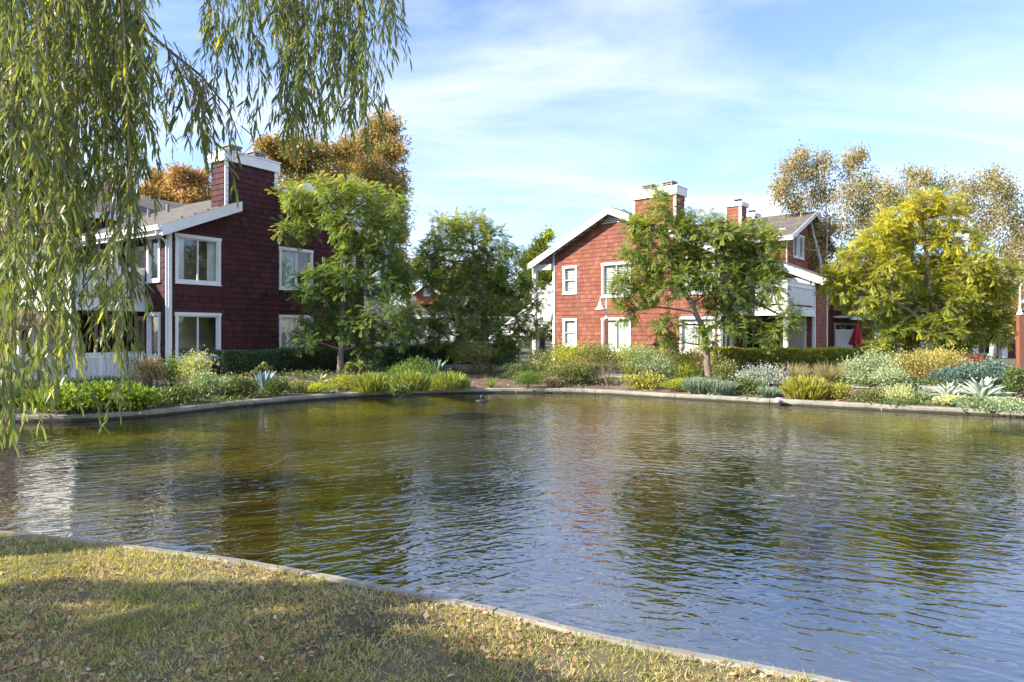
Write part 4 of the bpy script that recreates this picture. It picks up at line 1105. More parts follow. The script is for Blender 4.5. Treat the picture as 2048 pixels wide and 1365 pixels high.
# ------------------------------------------------------------------ weeping willow in the left foreground
def willow():
    base = Vector((-8.6, 4.3, Hg(-8.6, 4.3) - .05))
    root = empty('willow_tree', tuple(base)); tag(root, 'big weeping willow with long hanging leafy strands in the left foreground', 'tree')
    tm = MB(); top = Vector((-8.1, 4.6, 4.3))
    limb(tm, (0, 0, 0), top - base, .42, .30, 0, 12, 6, .03)
    arms = []
    for e in [(-1.0, 5.8, 6.4), (-2.3, 6.2, 6.6), (-3.6, 5.2, 6.5), (-4.8, 6.4, 6.8), (-5.4, 4.6, 6.6), (-9.5, 8.0, 7.2), (-11.5, 3.5, 7.4), (-9.0, 1.5, 7.4), (-6.5, 2.0, 7.0), (-12, 6, 7.2)]:
        arms.append([p + base for p in limb(tm, top - base, Vector(e) - base, .16, .03, .10, 8, 8, .06)])
    arm_pts = [p for a in arms for p in a[2:]]
    strands = []   # (top point, bottom z, lateral drift)
    def add(n, x0, x1, y0, y1, D0, D1, yt=None):
        for _ in range(n):
            x = random.uniform(x0, x1); D = random.uniform(D0, D1)
            yb = y0(x) if callable(y0) else random.uniform(y0, y1)
            ytop = yt(x) if yt else random.uniform(-240, -120)
            a, b = px(x, ytop, D), px(x + random.uniform(-12, 16), yb, D)
            strands.append((a, b))
    R = random.uniform
    add(42, -60, 205, lambda x: R(330, 720), 0, 4.2, 6.4)
    add(16, -80, 120, lambda x: R(560, 840), 0, 4.0, 6.0)
    add(8, 110, 235, lambda x: R(480, 760), 0, 4.6, 6.2)
    add(8, 60, 250, lambda x: R(700, 830), 0, 4.2, 5.2)
    add(18, 190, 288, lambda x: R(180, 430), 0, 4.6, 6.4)
    add(6, 225, 275, lambda x: R(480, 830), 0, 4.6, 6.0)
    add(6, -25, 25, lambda x: R(780, 900), 0, 3.8, 4.6)
    add(36, -60, 270, lambda x: R(90, 400), 0, 4.5, 7.5)
    # arching branch that leaves the mass and its strands
    arch = [(190, -60), (260, 30), (330, 95), (400, 150), (455, 215), (485, 290)]
    def arch_y(x):
        for (a, b), (c, d) in zip(arch, arch[1:]):
            if a <= x <= c: return b + (d - b) * (x - a) / (c - a)
        return -60
    add(27, 300, 490, lambda x: min(345, arch_y(x) + R(40, 210)), 0, 4.9, 5.5, yt=lambda x: arch_y(x) + R(-30, 10))
    add(14, 395, 500, lambda x: R(60, 300), 0, 5.0, 6.2)
    add(15, 545, 625, lambda x: R(120, 285), 0, 5.2, 6.2)
    add(7, 560, 615, lambda x: R(230, 320), 0, 5.2, 6.2)
    add(17, 640, 745, lambda x: R(90, 300), 0, 5.2, 6.4)
    add(5, 700, 742, lambda x: R(250, 345), 0, 5.2, 6.0)
    add(8, 505, 550, lambda x: R(0, 90), 0, 5.2, 6.0)
    add(8, 745, 790, lambda x: R(-10, 120), 0, 5.4, 6.4)
    a0 = [px(x, y, 5.2) for x, y in arch]
    tm.tube([p - base for p in [arms[4][3]] + a0], [.03, .016, .014, .012, .009, .006, .003], 6)
    # strands of the rest of the crown, left of and above the picture
    n_vis = len(strands)
    for k in range(150):
        if k < 150:
            an = R(0, 6.28); rr = 4.6 * math.sqrt(R(.05, 1)); X, Y = -10.2 + rr * math.cos(an), 5.6 + rr * .8 * math.sin(an); zt = R(5.4, 7.8); zb = R(1.6, 4.4)
        else:
            X = R(-12.5, -6.2); Y = R(1.2, 4.95) + .326 * X; zt = R(3.6, 5.6); zb = R(1.0, 2.6)
        if X / max(Y, .1) > -.85 and Y > .5: continue
        yl = Y - .326 * X
        if 4.95 < yl < 5.2 or 5.42 < yl < 7.2: continue  # unseen strands left out along the sun line to leave lit lawn strips
        strands.append((Vector((X, Y, zt)), Vector((X + R(-.2, .2), Y + R(-.2, .2), zb))))
    P, DR, NR, SC_, RN = [], [], [], [], []
    sm = MB()
    for si, (a, b) in enumerate(strands):
        Ls = (a - b).length; nseg = max(4, int(Ls / .3)); side = Vector((R(-1, 1), R(-1, 1), 0)) * .09; pts = []
        ph = R(0, 6)
        for i in range(nseg + 1):
            t = i / nseg; p = a.lerp(b, t) + side * math.sin(math.pi * t) + Vector((math.sin(t * 5 + ph), math.cos(t * 4 + ph), 0)) * .03
            pts.append(p)
        sm.tube([p - base for p in pts], [.0045 * (1 - .75 * i / nseg) + .0008 for i in range(nseg + 1)], 3, cap=False)
        runs = [(pts, nseg, Ls, 0.0)]
        if si < n_vis:
            for _t in range(int(Ls / .42)):                       # short side twigs that leave the strand and droop
                j = random.randrange(1, nseg); an = R(0, 6.283); ln = R(.18, .55); o_ = Vector((math.cos(an), math.sin(an), 0)); p0 = pts[j]
                tw = [p0 + o_ * ln * .42 * math.sin(q * 1.2) + Vector((0, 0, -ln * q * (.35 + .6 * q))) for q in (0, .25, .5, .75, 1.0)]
                sm.tube([p - base for p in tw], [.003, .0025, .002, .0015, .0008], 3, cap=False); runs.append((tw, 4, ln, 1.0))
        hue = R(-.14, .14); ph2 = R(0, 6)
        for (pts, nseg, Ls, tw_) in runs:
          nl = int(Ls / (.030 if tw_ == 0 else .026))
          for i in range(nl):
            t = (i + R(0, 1)) / nl
            if t < .04 or (tw_ == 0 and math.sin(t * Ls * 4.2 + ph2) > .55 and random.random() < .75): continue
            q = t * nseg; j = min(int(q), nseg - 1); p = pts[j].lerp(pts[j + 1], q - j); d = (pts[j + 1] - pts[j]).normalized()
            an = R(0, 6.283); rad = Vector((math.cos(an), math.sin(an), 0)); sp = R(.25, .95)
            dv_ = (d + rad * sp + Vector((0, 0, -.15))).normalized()
            P.append(tuple(p - base)); DR.append(tuple(dv_)); NR.append((rad.x + R(-.6, .6), rad.y + R(-.6, .6), R(.2, 1.2))); SC_.append(R(.06, .155) * (1 if si < n_vis else 1.5))
            RN.append(.50 + hue + random.gauss(0, .20) + (.4 if random.random() < .03 else 0))
    tm.build('trunk', M['bark_dark'], root, smooth=True)
    tag(sm.build('hanging_twig', M['bark'], root, fix=False), kind='stuff')
    scatter('crown', T_WILLOW, P, DR, NR, SC_, np.array(RN), L['willow'], root, wscale=np.array([random.uniform(.85, 1.25) for _ in P]))
willow()

# ------------------------------------------------------------------ hedges
def hedge(name, label, a, b, width, z0, z1, leaf, n, size=.07, group=None):
    a, b = Vector(a), Vector(b); L_ = (b - a).length; u = (b - a) / L_; v = Vector((-u.y, u.x)); root = empty(name, (a.x, a.y, z0)); tag(root, label, 'hedge', group)
    s = rng.random(n) * L_; t = (rng.random(n) - .5); z = rng.random(n)
    face = rng.random(n)
    t = np.where(face < .40, -.5 + .10 * rng.random(n), np.where(face < .55, .5 - .1 * rng.random(n), t)); z = np.where(face > .62, 1 - .10 * rng.random(n) ** 2, z)
    wob = 0.06 * np.sin(s * 2.1) + .05 * np.sin(s * 5.3 + 1)
    P = np.stack([u.x * s + v.x * (t * width + wob), u.y * s + v.y * (t * width + wob), z * (z1 - z0) * (1 + .035 * np.sin(s * 3.3) + .02 * np.sin(s * 9)) + rng.normal(size=n) * .012], 1)
    out = np.stack([v.x * t * 2, v.y * t * 2, (z - .4) * 1.2], 1)
    scatter('foliage', T_SMALL, P, unit(rand_dirs(n) + out * .7), unit(out + rand_dirs(n) * .7), size * (.6 + .8 * rng.random(n)), .42 + .75 * (z - .62) + .2 * rng.normal(size=n), leaf, root)  # higher leaves take paler stops: sun on the hedge top painted in
    st = MB(); k = 0.0
    core = MB(); core.box(.35, L_ - .35, -width * .30, width * .30, 0.02, (z1 - z0) * .82, lambda x, y, zz: (u.x * x + v.x * y, u.y * x + v.y * y, zz)); core.build('inner_twigs', M['bark_dark'], root)
    while k < L_:
        p = u * k; st.tube([(p.x, p.y, -.05), (p.x + random.uniform(-.1, .1), p.y + random.uniform(-.1, .1), (z1 - z0) * .9)], [.02, .008], 4, False); k += .35
    tag(st.build('stem', M['bark_dark'], root), kind='stuff')
GH = 'clipped hedges'
q0, q1 = loc_l(1.05, -1.0), loc_l(8.3, -1.0)
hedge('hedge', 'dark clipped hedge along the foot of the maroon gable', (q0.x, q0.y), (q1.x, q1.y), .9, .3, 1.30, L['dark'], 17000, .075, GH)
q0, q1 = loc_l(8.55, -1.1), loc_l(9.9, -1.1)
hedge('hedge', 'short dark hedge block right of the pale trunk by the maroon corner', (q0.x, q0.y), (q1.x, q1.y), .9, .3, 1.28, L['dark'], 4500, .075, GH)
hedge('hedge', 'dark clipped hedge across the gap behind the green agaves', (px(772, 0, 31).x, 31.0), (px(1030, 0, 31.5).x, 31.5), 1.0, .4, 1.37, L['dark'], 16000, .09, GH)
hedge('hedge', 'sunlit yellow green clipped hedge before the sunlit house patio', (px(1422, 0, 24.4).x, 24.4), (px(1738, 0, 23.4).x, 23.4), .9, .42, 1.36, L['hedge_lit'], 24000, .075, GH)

# ------------------------------------------------------------------ shrubs, grasses, succulents
def shrub(label, x, yb, rx, h, leaf, n=1800, size=.05, style='mound', name='shrub', cat='shrub', group='shrubs in the pond border', lean=0.0, accent=None, depth=.8):
    """x, yb: photo pixel of the foot; rx, h: half width and height in photo px"""
    b = gp(x, yb); k = b.y / F; rx *= k * 1.14; h *= k * 1.16; ry = rx * depth
    root = empty(name, tuple(b)); tag(root, label, cat, group)
    if style in ('mound', 'loose'):
        n = int(n * 1.5); sub = 11 if style == 'mound' else 15; P = []; out = []; sh = []
        for _ in range(sub):                                    # overlapping sprays give an uneven outline
            an = random.uniform(0, 6.283); q = math.sqrt(random.random()) * .62
            c = np.array([rx * q * math.cos(an), ry * q * math.sin(an), h * random.uniform(.05, .58 if style == 'mound' else .66)])
            r = np.array([rx * .62, ry * .62, h * .50]) * random.uniform(.75, 1.1)
            m_ = n // sub; u = rand_dirs(m_); spr = 1 + .45 * (rng.random((m_, 1)) < .14) * rng.random((m_, 1)); u[:, 2] = np.abs(u[:, 2]) * .9 + u[:, 2] * .1
            w = .72 + .28 * rng.random((m_, 1)) if style == 'mound' else .35 + .7 * rng.random((m_, 1))
            P.append(c + u * r * w * spr); out.append(u); sh.append(np.full(m_, random.gauss(0, .10)))
        P = np.concatenate(P); out = np.concatenate(out); sh = np.concatenate(sh); P[:, 2] = np.maximum(P[:, 2], .01)
        nn = len(P)
        up = .5 if style == 'mound' else .9
        scatter('foliage', T_SMALL if style == 'mound' else T_LEAF, P, unit(out * .8 + rand_dirs(nn) * .8 + np.array([lean, 0, up])), unit(out + rand_dirs(nn) * .8), size * (.6 + .8 * rng.random(nn)), .45 + 1.5 * sh + .26 * rng.normal(size=nn), leaf, root)
        st = MB()
        for _ in range(10 if style == 'mound' else 22):
            an = random.uniform(0, 6.283); q = random.uniform(.2, .75)
            limb(st, (random.uniform(-.1, .1) * rx, random.uniform(-.1, .1) * ry, -.02), (rx * q * math.cos(an), ry * q * math.sin(an), h * random.uniform(.5, .85)), .010, .003, .05, 4, 4)
        tag(st.build('stem', M['bark'], root), kind='stuff')
    elif style in ('spiky', 'grass', 'heath'):
        an = rng.random(n) * 6.283; q = np.sqrt(rng.random(n))
        if style == 'grass': c = np.stack([rx * .18 * q * np.cos(an), ry * .18 * q * np.sin(an), np.zeros(n)], 1); tilt = .15 + .95 * q
        elif style == 'heath': c = np.stack([rx * .9 * q * np.cos(an), ry * .9 * q * np.sin(an), h * (.05 + .72 * np.sqrt(1 - .85 * q * q)) * rng.random(n)], 1); tilt = .2 + .55 * q
        else: c = np.stack([rx * .75 * q * np.cos(an), ry * .75 * q * np.sin(an), np.zeros(n)], 1); tilt = .1 + .6 * q
        d = np.stack([np.cos(an) * tilt, np.sin(an) * tilt, np.ones(n)], 1) + rng.normal(size=(n, 3)) * .14
        ln = {'grass': math.hypot(h, rx) * .95, 'spiky': h * 1.05, 'heath': max(.10, h * .42)}[style]
        scatter('blade', T_BLADE, c, d, rand_dirs(n), ln * (.6 + .5 * rng.random(n)), .45 + .22 * rng.normal(size=n), leaf, root, wscale=size if style == 'grass' else (2.2 if style == 'heath' else 1.6))
    if accent:
        amat, an_, asz = accent
        u = rand_dirs(an_); u[:, 2] = np.abs(u[:, 2]); P = u * np.array([rx * .95, ry * .95, h * 1.0]) * (.85 + .2 * rng.random((an_, 1)))
        scatter('flower', T_SMALL, P, rand_dirs(an_), u + rand_dirs(an_) * .4, asz * (.6 + .8 * rng.random(an_)), rng.random(an_), amat, root)['kind'] = 'stuff'
    return root

S_ = shrub
# left bank, from the willow to the gap
S_('lime green leafy ground cover spilling over the kerb below the white fence', 150, 826, 75, 48, L['lime'], 4200, .09, 'loose', 'ground_cover', 'plant')
S_('lime green leafy clump at the kerb end nearest the long grey kerb run', 245, 822, 55, 42, L['lime'], 3600, .09, 'loose', 'ground_cover', 'plant')
S_('low dark green plants on the lawn strip beneath the white fence', 50, 815, 60, 28, L['bright'], 2400, .07, 'mound', 'ground_cover', 'plant')
S_('dry bronze twiggy shrub at the end of the white patio fence', 296, 778, 32, 55, L['bronze'], 1100, .06, 'loose')
S_('fresh green upright shrub under the narrow ground floor window', 345, 772, 34, 58, L['bright'], 1300, .06, 'loose')
S_('cream variegated shrub under the large ground floor window', 388, 778, 42, 62, L['cream'], 2300, .055, 'loose')
S_('pale dusty pink leaved shrub against the maroon corner window sill', 395, 752, 36, 34, L['bronze'], 900, .05, 'loose')
S_('low dark green spreading plant behind the left kerb', 335, 806, 52, 30, L['mid'], 2200, .06, 'mound')
S_('white flowered low plant in front of the cream shrub', 385, 795, 22, 24, L['mid'], 800, .05, 'mound', accent=(L['silver'], 130, .05))
S_('rounded grey green shrub left of the bare mulch', 428, 794, 36, 46, L['greygreen'], 2600, .05, 'mound')
S_('dark bronze small shrub right of the bare mulch patch', 457, 792, 16, 20, L['bronze'], 600, .04, 'mound')
S_('green mound with orange flowers left of the blue agave', 488, 797, 26, 44, L['mid'], 1500, .05, 'mound', accent=(L['orangefl'], 70, .05))
S_('leafy green mound right of the blue agave', 556, 793, 22, 36, L['mid'], 1300, .05, 'mound')
S_('small brown green tussock between blue agave and striped agave', 600, 785, 26, 20, L['olive'], 900, .05, 'mound')
S_('green cushion under the striped agave', 642, 787, 30, 22, L['yellowgreen'], 1500, .04, 'mound')
S_('round light green cushion left of the pale tree trunk foot', 690, 781, 30, 28, L['yellowgreen'], 2000, .035, 'mound')
S_('bushy olive green heath right of the pale tree trunk foot', 746, 784, 38, 34, L['heath'], 1500, .10, 'heath')
S_('tiny pinkish white flowers at the kerb below the green cushion', 660, 788, 14, 7, L['silver'], 260, .04, 'mound', 'flowers', 'flowers')
S_('big bright green domed shrub left of the green agaves', 822, 774, 52, 50, L['bright'], 4200, .045, 'mound')
S_('yellow green heath mound at the kerb before the bright dome', 820, 784, 34, 36, L['heath'], 1600, .09, 'heath')
S_('small green plant hanging over the kerb into the pond', 800, 794, 16, 18, L['mid'], 700, .06, 'loose')
S_('yellow green heath mound in front of the large green agave', 896, 779, 38, 30, L['heath'], 1800, .09, 'heath')
S_('small light green grass tuft alone on the red mulch', 980, 776, 12, 22, L['lime'], 90, .5, 'grass', 'grass_tuft', 'plant')
S_('grey olive wispy shrub behind the middle tree trunk', 952, 748, 34, 56, L['olive'], 2600, .06, 'loose')
S_('dark red green shrub right of the middle tree trunk', 1010, 745, 26, 34, L['dark'], 1300, .06, 'loose')
S_('green low shrub behind the round cushion near the middle tree', 1030, 757, 40, 28, L['mid'], 2000, .045, 'mound')
S_('round bright green cushion at the kerb right of the middle tree', 1058, 777, 31, 30, L['bright'], 2400, .035, 'mound')
S_('dark olive domed shrub left of the little white plant', 1128, 770, 40, 48, L['olive'], 3000, .045, 'mound')
S_('brownish small shrub in front of the dark olive dome', 1108, 775, 16, 20, L['bronze'], 700, .04, 'mound')
S_('round green cushion beside the leafless twiggy shrub', 1172, 768, 26, 34, L['mid'], 1900, .04, 'mound')
S_('little silver leaved plant against the dark olive dome', 1158, 768, 8, 16, L['silver'], 160, .06, 'loose')
S_('tall yellow tipped shrub under the small windows of the sunlit gable', 1140, 748, 50, 54, L['yellowgreen'], 3000, .06, 'loose')
S_('variegated leafy shrub in front of the sunlit house porch post', 1085, 745, 34, 40, L['cream'], 1700, .06, 'loose')
S_('tall olive shrub at the foot of the white gooseneck lamp', 1210, 750, 52, 56, L['olive'], 3200, .055, 'loose')
S_('tall feathery yellow olive shrub right of the gooseneck lamp', 1262, 752, 40, 54, L['yellowgreen'], 2600, .06, 'loose')
S_('leafless twiggy grey shrub on bare soil near the kerb', 1214, 772, 22, 50, L['bronze'], 120, .04, 'loose')
S_('large grey green shrub left of the forked tree', 1312, 757, 60, 56, L['greygreen'], 4200, .05, 'loose')
S_('yellow green fine leaved shrub just left of the forked trunk', 1368, 756, 36, 52, L['yellowgreen'], 2600, .05, 'loose')
S_('variegated brown green shrub behind the forked trunk', 1400, 742, 26, 42, L['bronze'], 1300, .055, 'loose')
S_('yellow fern like spreading plant near the right kerb', 1285, 779, 40, 26, L['yellow'], 700, .09, 'loose', 'fern', 'plant')
S_('low yellow green mound at the kerb before the forked tree', 1352, 784, 28, 22, L['yellowgreen'], 1500, .04, 'mound')
S_('blue green spurge with upright stems left of the forked trunk foot', 1400, 788, 24, 26, L['blue'], 1100, .06, 'spiky', accent=(L['blue'], 700, .05))
S_('blue green spurge with upright stems right of the forked trunk foot', 1440, 790, 24, 24, L['blue'], 1000, .06, 'spiky', accent=(L['blue'], 650, .05))
S_('dark olive wispy shrub right of the forked trunk', 1452, 770, 30, 40, L['olive'], 1700, .06, 'loose')
S_('tan feathery grass behind the dark olive shrub under the sunlit hedge', 1455, 748, 24, 34, L['tan'], 420, .35, 'grass', 'grass_tuft', 'plant')
S_('white silver leaved spreading shrub before the sunlit hedge', 1522, 776, 48, 42, L['silver'], 2400, .05, 'loose')
S_('green shrub beneath the white silver leaved shrub', 1500, 788, 28, 26, L['mid'], 1300, .05, 'mound')
S_('pale grey succulent clump at the kerb under the silver shrub', 1537, 794, 18, 18, L['blue'], 420, .07, 'spiky')
S_('bright yellow green heath clump at the right kerb', 1612, 797, 38, 38, L['yellow'], 2300, .08, 'heath')
S_('low yellow and orange spreading plant beside the bright heath', 1672, 797, 26, 24, L['yellow'], 1300, .05, 'mound', accent=(L['orangefl'], 90, .05))
S_('tan feathery grass tussock at the path before the sunlit hedge', 1660, 768, 28, 34, L['tan'], 650, .35, 'grass', 'grass_tuft', 'plant')
S_('tan grass tussock right of the dark path light', 1588, 765, 24, 32, L['tan'], 480, .35, 'grass', 'grass_tuft', 'plant')
S_('purple flowering sage at the right end of the sunlit hedge', 1708, 760, 26, 36, L['greygreen'], 700, .06, 'loose', accent=(L['purple'], 420, .05))
S_('tall grey green shrub left of the yellow tipped tree', 1745, 775, 46, 66, L['greygreen'], 3600, .055, 'loose')
S_('light grey green shrub in front of the tall grey one', 1790, 786, 44, 48, L['greygreen'], 3000, .055, 'loose')
S_('wide ochre yellow shrub behind the yellow tipped tree trunk', 1845, 760, 72, 56, L['ochre'], 5200, .06, 'loose')
S_('golden yellow shrub where the sunlit hedge ends', 1765, 752, 40, 56, L['yellow'], 2400, .06, 'loose')
S_('small round grey cushion at the kerb under the grey shrubs', 1745, 804, 26, 24, L['olive'], 1500, .035, 'mound')
S_('cream flowered small shrub at the kerb left of the agaves', 1795, 806, 26, 32, L['cream'], 1100, .045, 'loose')
S_('small grey green tuft at the kerb close to the left pale agave', 1838, 804, 18, 22, L['greygreen'], 800, .04, 'mound')
S_('dark teal shrub behind the large pale agave', 1950, 775, 46, 48, L['teal'], 2600, .06, 'loose')
S_('dark teal shrub right of the yellow tipped trunk', 1895, 770, 30, 26, L['teal'], 1900, .06, 'loose')
S_('dark green shrub behind the teal shrubs under the yellow tipped tree', 1935, 745, 60, 36, L['dark'], 2600, .07, 'loose')
S_('green shrub at the right edge beyond the large pale agave', 2035, 795, 26, 50, L['mid'], 1800, .06, 'loose')
S_('pale grey green ground cover trailing over the right kerb', 1985, 824, 62, 26, L['greygreen'], 3000, .05, 'mound', 'ground_cover', 'plant')
S_('pale trailing ground cover below the left pale agave', 1915, 812, 40, 16, L['cream'], 1300, .05, 'mound', 'ground_cover', 'plant')
S_('dark shrub between white porch post and maroon corner', 735, 752, 26, 34, L['dark'], 1500, .06, 'loose')

def agave(label, x, yb, r, mat, n=24, wide=.17, curl=.25, el=(10, 80)):
    b = gp(x, yb); k = b.y / F; r *= k
    root = empty('agave', tuple(b)); tag(root, label, 'agave', 'agaves in the pond border')
    meshes = []
    for var in range(3):
        rows = []; V = []; Rn = []; Fq = []
        prof = [(0, .55), (.2, .72), (.45, 1.0), (.68, .92), (.86, .5), (1.0, .02)]
        for (t, w) in prof:
            z = .16 * math.sin(t * 1.6) - curl * t * t * (1 + .3 * var); hw = w * wide * .5
            V += [(t, -hw, z + hw * .55), (t, -hw * .5, z + hw * .15), (t, 0, z), (t, hw * .5, z + hw * .15), (t, hw, z + hw * .55)]; Rn += [1, .55, 0, .55, 1]
            V += [(t, -hw * .5, z - .035 * w), (t, hw * .5, z - .035 * w)]; Rn += [0, 0]
        for i in range(len(prof) - 1):
            a = i * 7; c = a + 7
            for p, q in ((0, 1), (1, 2), (2, 3), (3, 4), (4, 6), (6, 5), (5, 0)): Fq.append((a + p, a + q, c + q, c + p))
        meshes.append(np_mesh('agave_leaf', np.array(V) * r, np.array(Fq), mat, np.array(Rn), True))
    for i in range(n):
        o = bpy.data.objects.new('leaf', meshes[i % 3]); t = i / (n - 1)
        o.rotation_euler = Euler((0, -math.radians(el[0] + (el[1] - el[0]) * t + random.uniform(-6, 6)), i * 2.39996 + random.uniform(-.15, .15)), 'XYZ')
        s = (1.0 - .28 * t) * random.uniform(.88, 1.08); o.scale = (s, s, s); o.location = (0, 0, .05 + .05 * r * t)
        link(o, root)
agave('large pale blue green agave at the right kerb', 1965, 808, 64, M['agave_pale'], 28, .22, .10, (4, 82))
agave('smaller pale blue green agave left of the large pale one', 1898, 806, 50, M['agave_pale'], 22, .22, .12, (6, 80))
agave('large dark green agave in front of the dark gap hedge', 876, 760, 50, M['agave_green'], 24, .22, .10, (10, 82))
agave('smaller dark green agave behind the large green one', 840, 748, 46, M['agave_green'], 20, .20, .10, (20, 82))
agave('small striped yellow edged agave on the green cushion', 641, 778, 36, M['agave_striped'], 22, .17, .12, (12, 82))
agave('narrow upright blue agave between two green mounds', 528, 790, 50, M['agave_blue'], 20, .12, -.02, (48, 86))
def aeonium(label, x, yb, n, spread, h):
    b = gp(x, yb); k = b.y / F; root = empty('aeonium', tuple(b)); tag(root, label, 'succulent', 'aeoniums in the pond border')
    for i in range(n):
        X, Y, Z = random.uniform(-1, 1) * spread * k, random.uniform(-.6, .6) * spread * k, h * k * random.uniform(.55, 1.0)
        st = MB(); limb(st, (X * .3, Y * .3, -.02), (X, Y, Z), .014, .012, .03, 5, 4); s_ = st.build('stem', M['bark'], root)
        m_ = 60; u = rand_dirs(m_); u[:, 2] = u[:, 2] * .75 + .25
        scatter('rosette', T_LEAF, np.array([X, Y, Z]) + u * .012, unit(u), u[:, [1, 2, 0]], 7.2 * k * (.7 + .5 * rng.random(m_)) * np.ones(m_), rng.random(m_), L['aeonium'], s_)
aeonium('tall stemmed aeonium rosettes before the short dark hedge', 712, 764, 11, 24, 36)
aeonium('olive aeonium heads above the blue agave', 517, 778, 7, 18, 48)

# ------------------------------------------------------------------ patio fence and umbrella at the maroon house
def patio_fence():
    a, c = loc_l(-.12, 1.45), loc_l(-3.95, 1.45); back = loc_l(-3.95, 5.2)
    root = empty('patio_fence', (a.x, a.y, .22)); tag(root, 'white boarded patio fence with lattice foot under the maroon house balcony', 'fence')
    def run(p, q, nm):
        d = (q - p); L_ = d.length; d /= L_; nrm = Vector((d.y, -d.x, 0))
        if nrm.y > 0: nrm = -nrm
        def fn(s, o_, z): v = p + d * s + nrm * o_; return (v.x - a.x, v.y - a.y, z)
        n_ = int(L_ / .118)
        for k in range(n_):
            MB().box(k * .118 + .006, k * .118 + .112, 0, .022 + random.uniform(-.003, .003), .20, .93, fn).build('board', M['white_old'], root)
        MB().box(-.02, L_ + .02, -.07, .06, 1.06, 1.11, fn).build('top_rail', M['white'], root)
        MB().box(0, L_, .0, .04, .93, 1.06, fn).build('rail', M['white'], root)
        MB().box(0, L_, .0, .04, .13, .20, fn).build('rail', M['white'], root)
        k = 0
        while k < L_ - .3:
            lt = MB()
            for q_ in range(7):
                for sg in (0, .13):
                    lt.bar(fn(k + q_ * .1 + sg, .012, 0.0), fn(k + q_ * .1 + .13 - sg, .012, .13), .012, .022)
            tag(lt.build('lattice', M['white_old'], root), kind='stuff'); k += .75
        for s in (0.0, L_ * .36, L_ * .7, L_):
            MB().box(s - .075, s + .075, -.06, .07, -.05, 1.06, fn).build('post', M['white'], root)
    z = Vector((0, 0, 0)); run(a, c, 'front'); run(c, back, 'side')
patio_fence()
def umbrella_open():
    b = loc_l(-3.0, 3.3); root = empty('patio_umbrella', (b.x, b.y, .35)); tag(root, 'open mauve market umbrella on the patio behind the willow strands', 'umbrella')
    MB().tube([(0, 0, 0), (0, 0, 2.45)], [.022, .02], 8).build('pole', M['dark_metal'], root)
    MB().lathe([(.02, 0), (.24, 0), (.24, .05), (.05, .10), (.03, .25)], 14).build('base', M['dark_metal'], root)
    n = 8; V = [(0, 0, 2.45)]; Fq = []
    for r, z in ((.5, 2.30), (1.0, 2.10), (1.4, 1.86)):
        for k in range(n * 2):
            an = math.pi * k / n; s = 1.0 if k % 2 == 0 else .94; V.append((r * s * math.cos(an), r * s * math.sin(an), z - (.0 if k % 2 == 0 else -.03)))
    for k in range(n * 2):
        k2 = (k + 1) % (n * 2); Fq.append((0, 1 + k, 1 + k2))
        for i in range(2): Fq.append((1 + i * 16 + k, 1 + i * 16 + k2, 17 + i * 16 + k2, 17 + i * 16 + k))
    can = MB().add(V, Fq).build('canopy', M['mauve_cloth'], root)
    vl = MB()
    for k in range(n * 2):
        k2 = (k + 1) % (n * 2); p, q = V[33 + k], V[33 + k2]; vl.add([p, q, (q[0], q[1], q[2] - .14), (p[0], p[1], p[2] - .14)], [(0, 1, 2, 3)])
    vl.build('valance', M['mauve_cloth'], can)
    for k in range(n):
        an = 2 * math.pi * k / n; MB().bar((0, 0, 2.42), (1.38 * math.cos(an), 1.38 * math.sin(an), 1.85), .014, .014).build('rib', M['dark_metal'], root)
umbrella_open()
def umbrella_closed(x, D):
    b = px(x, 720, D); root = empty('patio_umbrella', (b.x, b.y, .42)); tag(root, 'closed red umbrella on the shaded patio right of the sunlit house', 'umbrella')
    MB().tube([(0, 0, 0), (0, 0, 2.05)], [.022, .018], 8).build('pole', M['dark_metal'], root)
    MB().lathe([(.02, 0), (.24, 0), (.24, .05), (.05, .10), (.03, .25)], 14).build('base', M['dark_metal'], root)
    V = []; n = 32; zs = [(2.0, .03), (1.8, .10), (1.5, .19), (1.2, .28), (.92, .36), (.86, .37)]
    for z, r in zs:
        for k in range(n):
            an = 2 * math.pi * k / n; rr = r * (1 + .20 * math.cos(an * 8)); V.append((rr * math.cos(an), rr * math.sin(an), z + .03 * math.cos(an * 8) * (z < 1)))
    Fq = [(i * n + k, i * n + (k + 1) % n, (i + 1) * n + (k + 1) % n, (i + 1) * n + k) for i in range(len(zs) - 1) for k in range(n)]
    MB().add(V, Fq).build('folded_canopy', M['red_cloth'], root, True)
    MB().lathe([(.015, 2.0), (.03, 2.03), (.0, 2.1)], 8).build('finial', M['dark_metal'], root)
umbrella_closed(1714, 35.5)

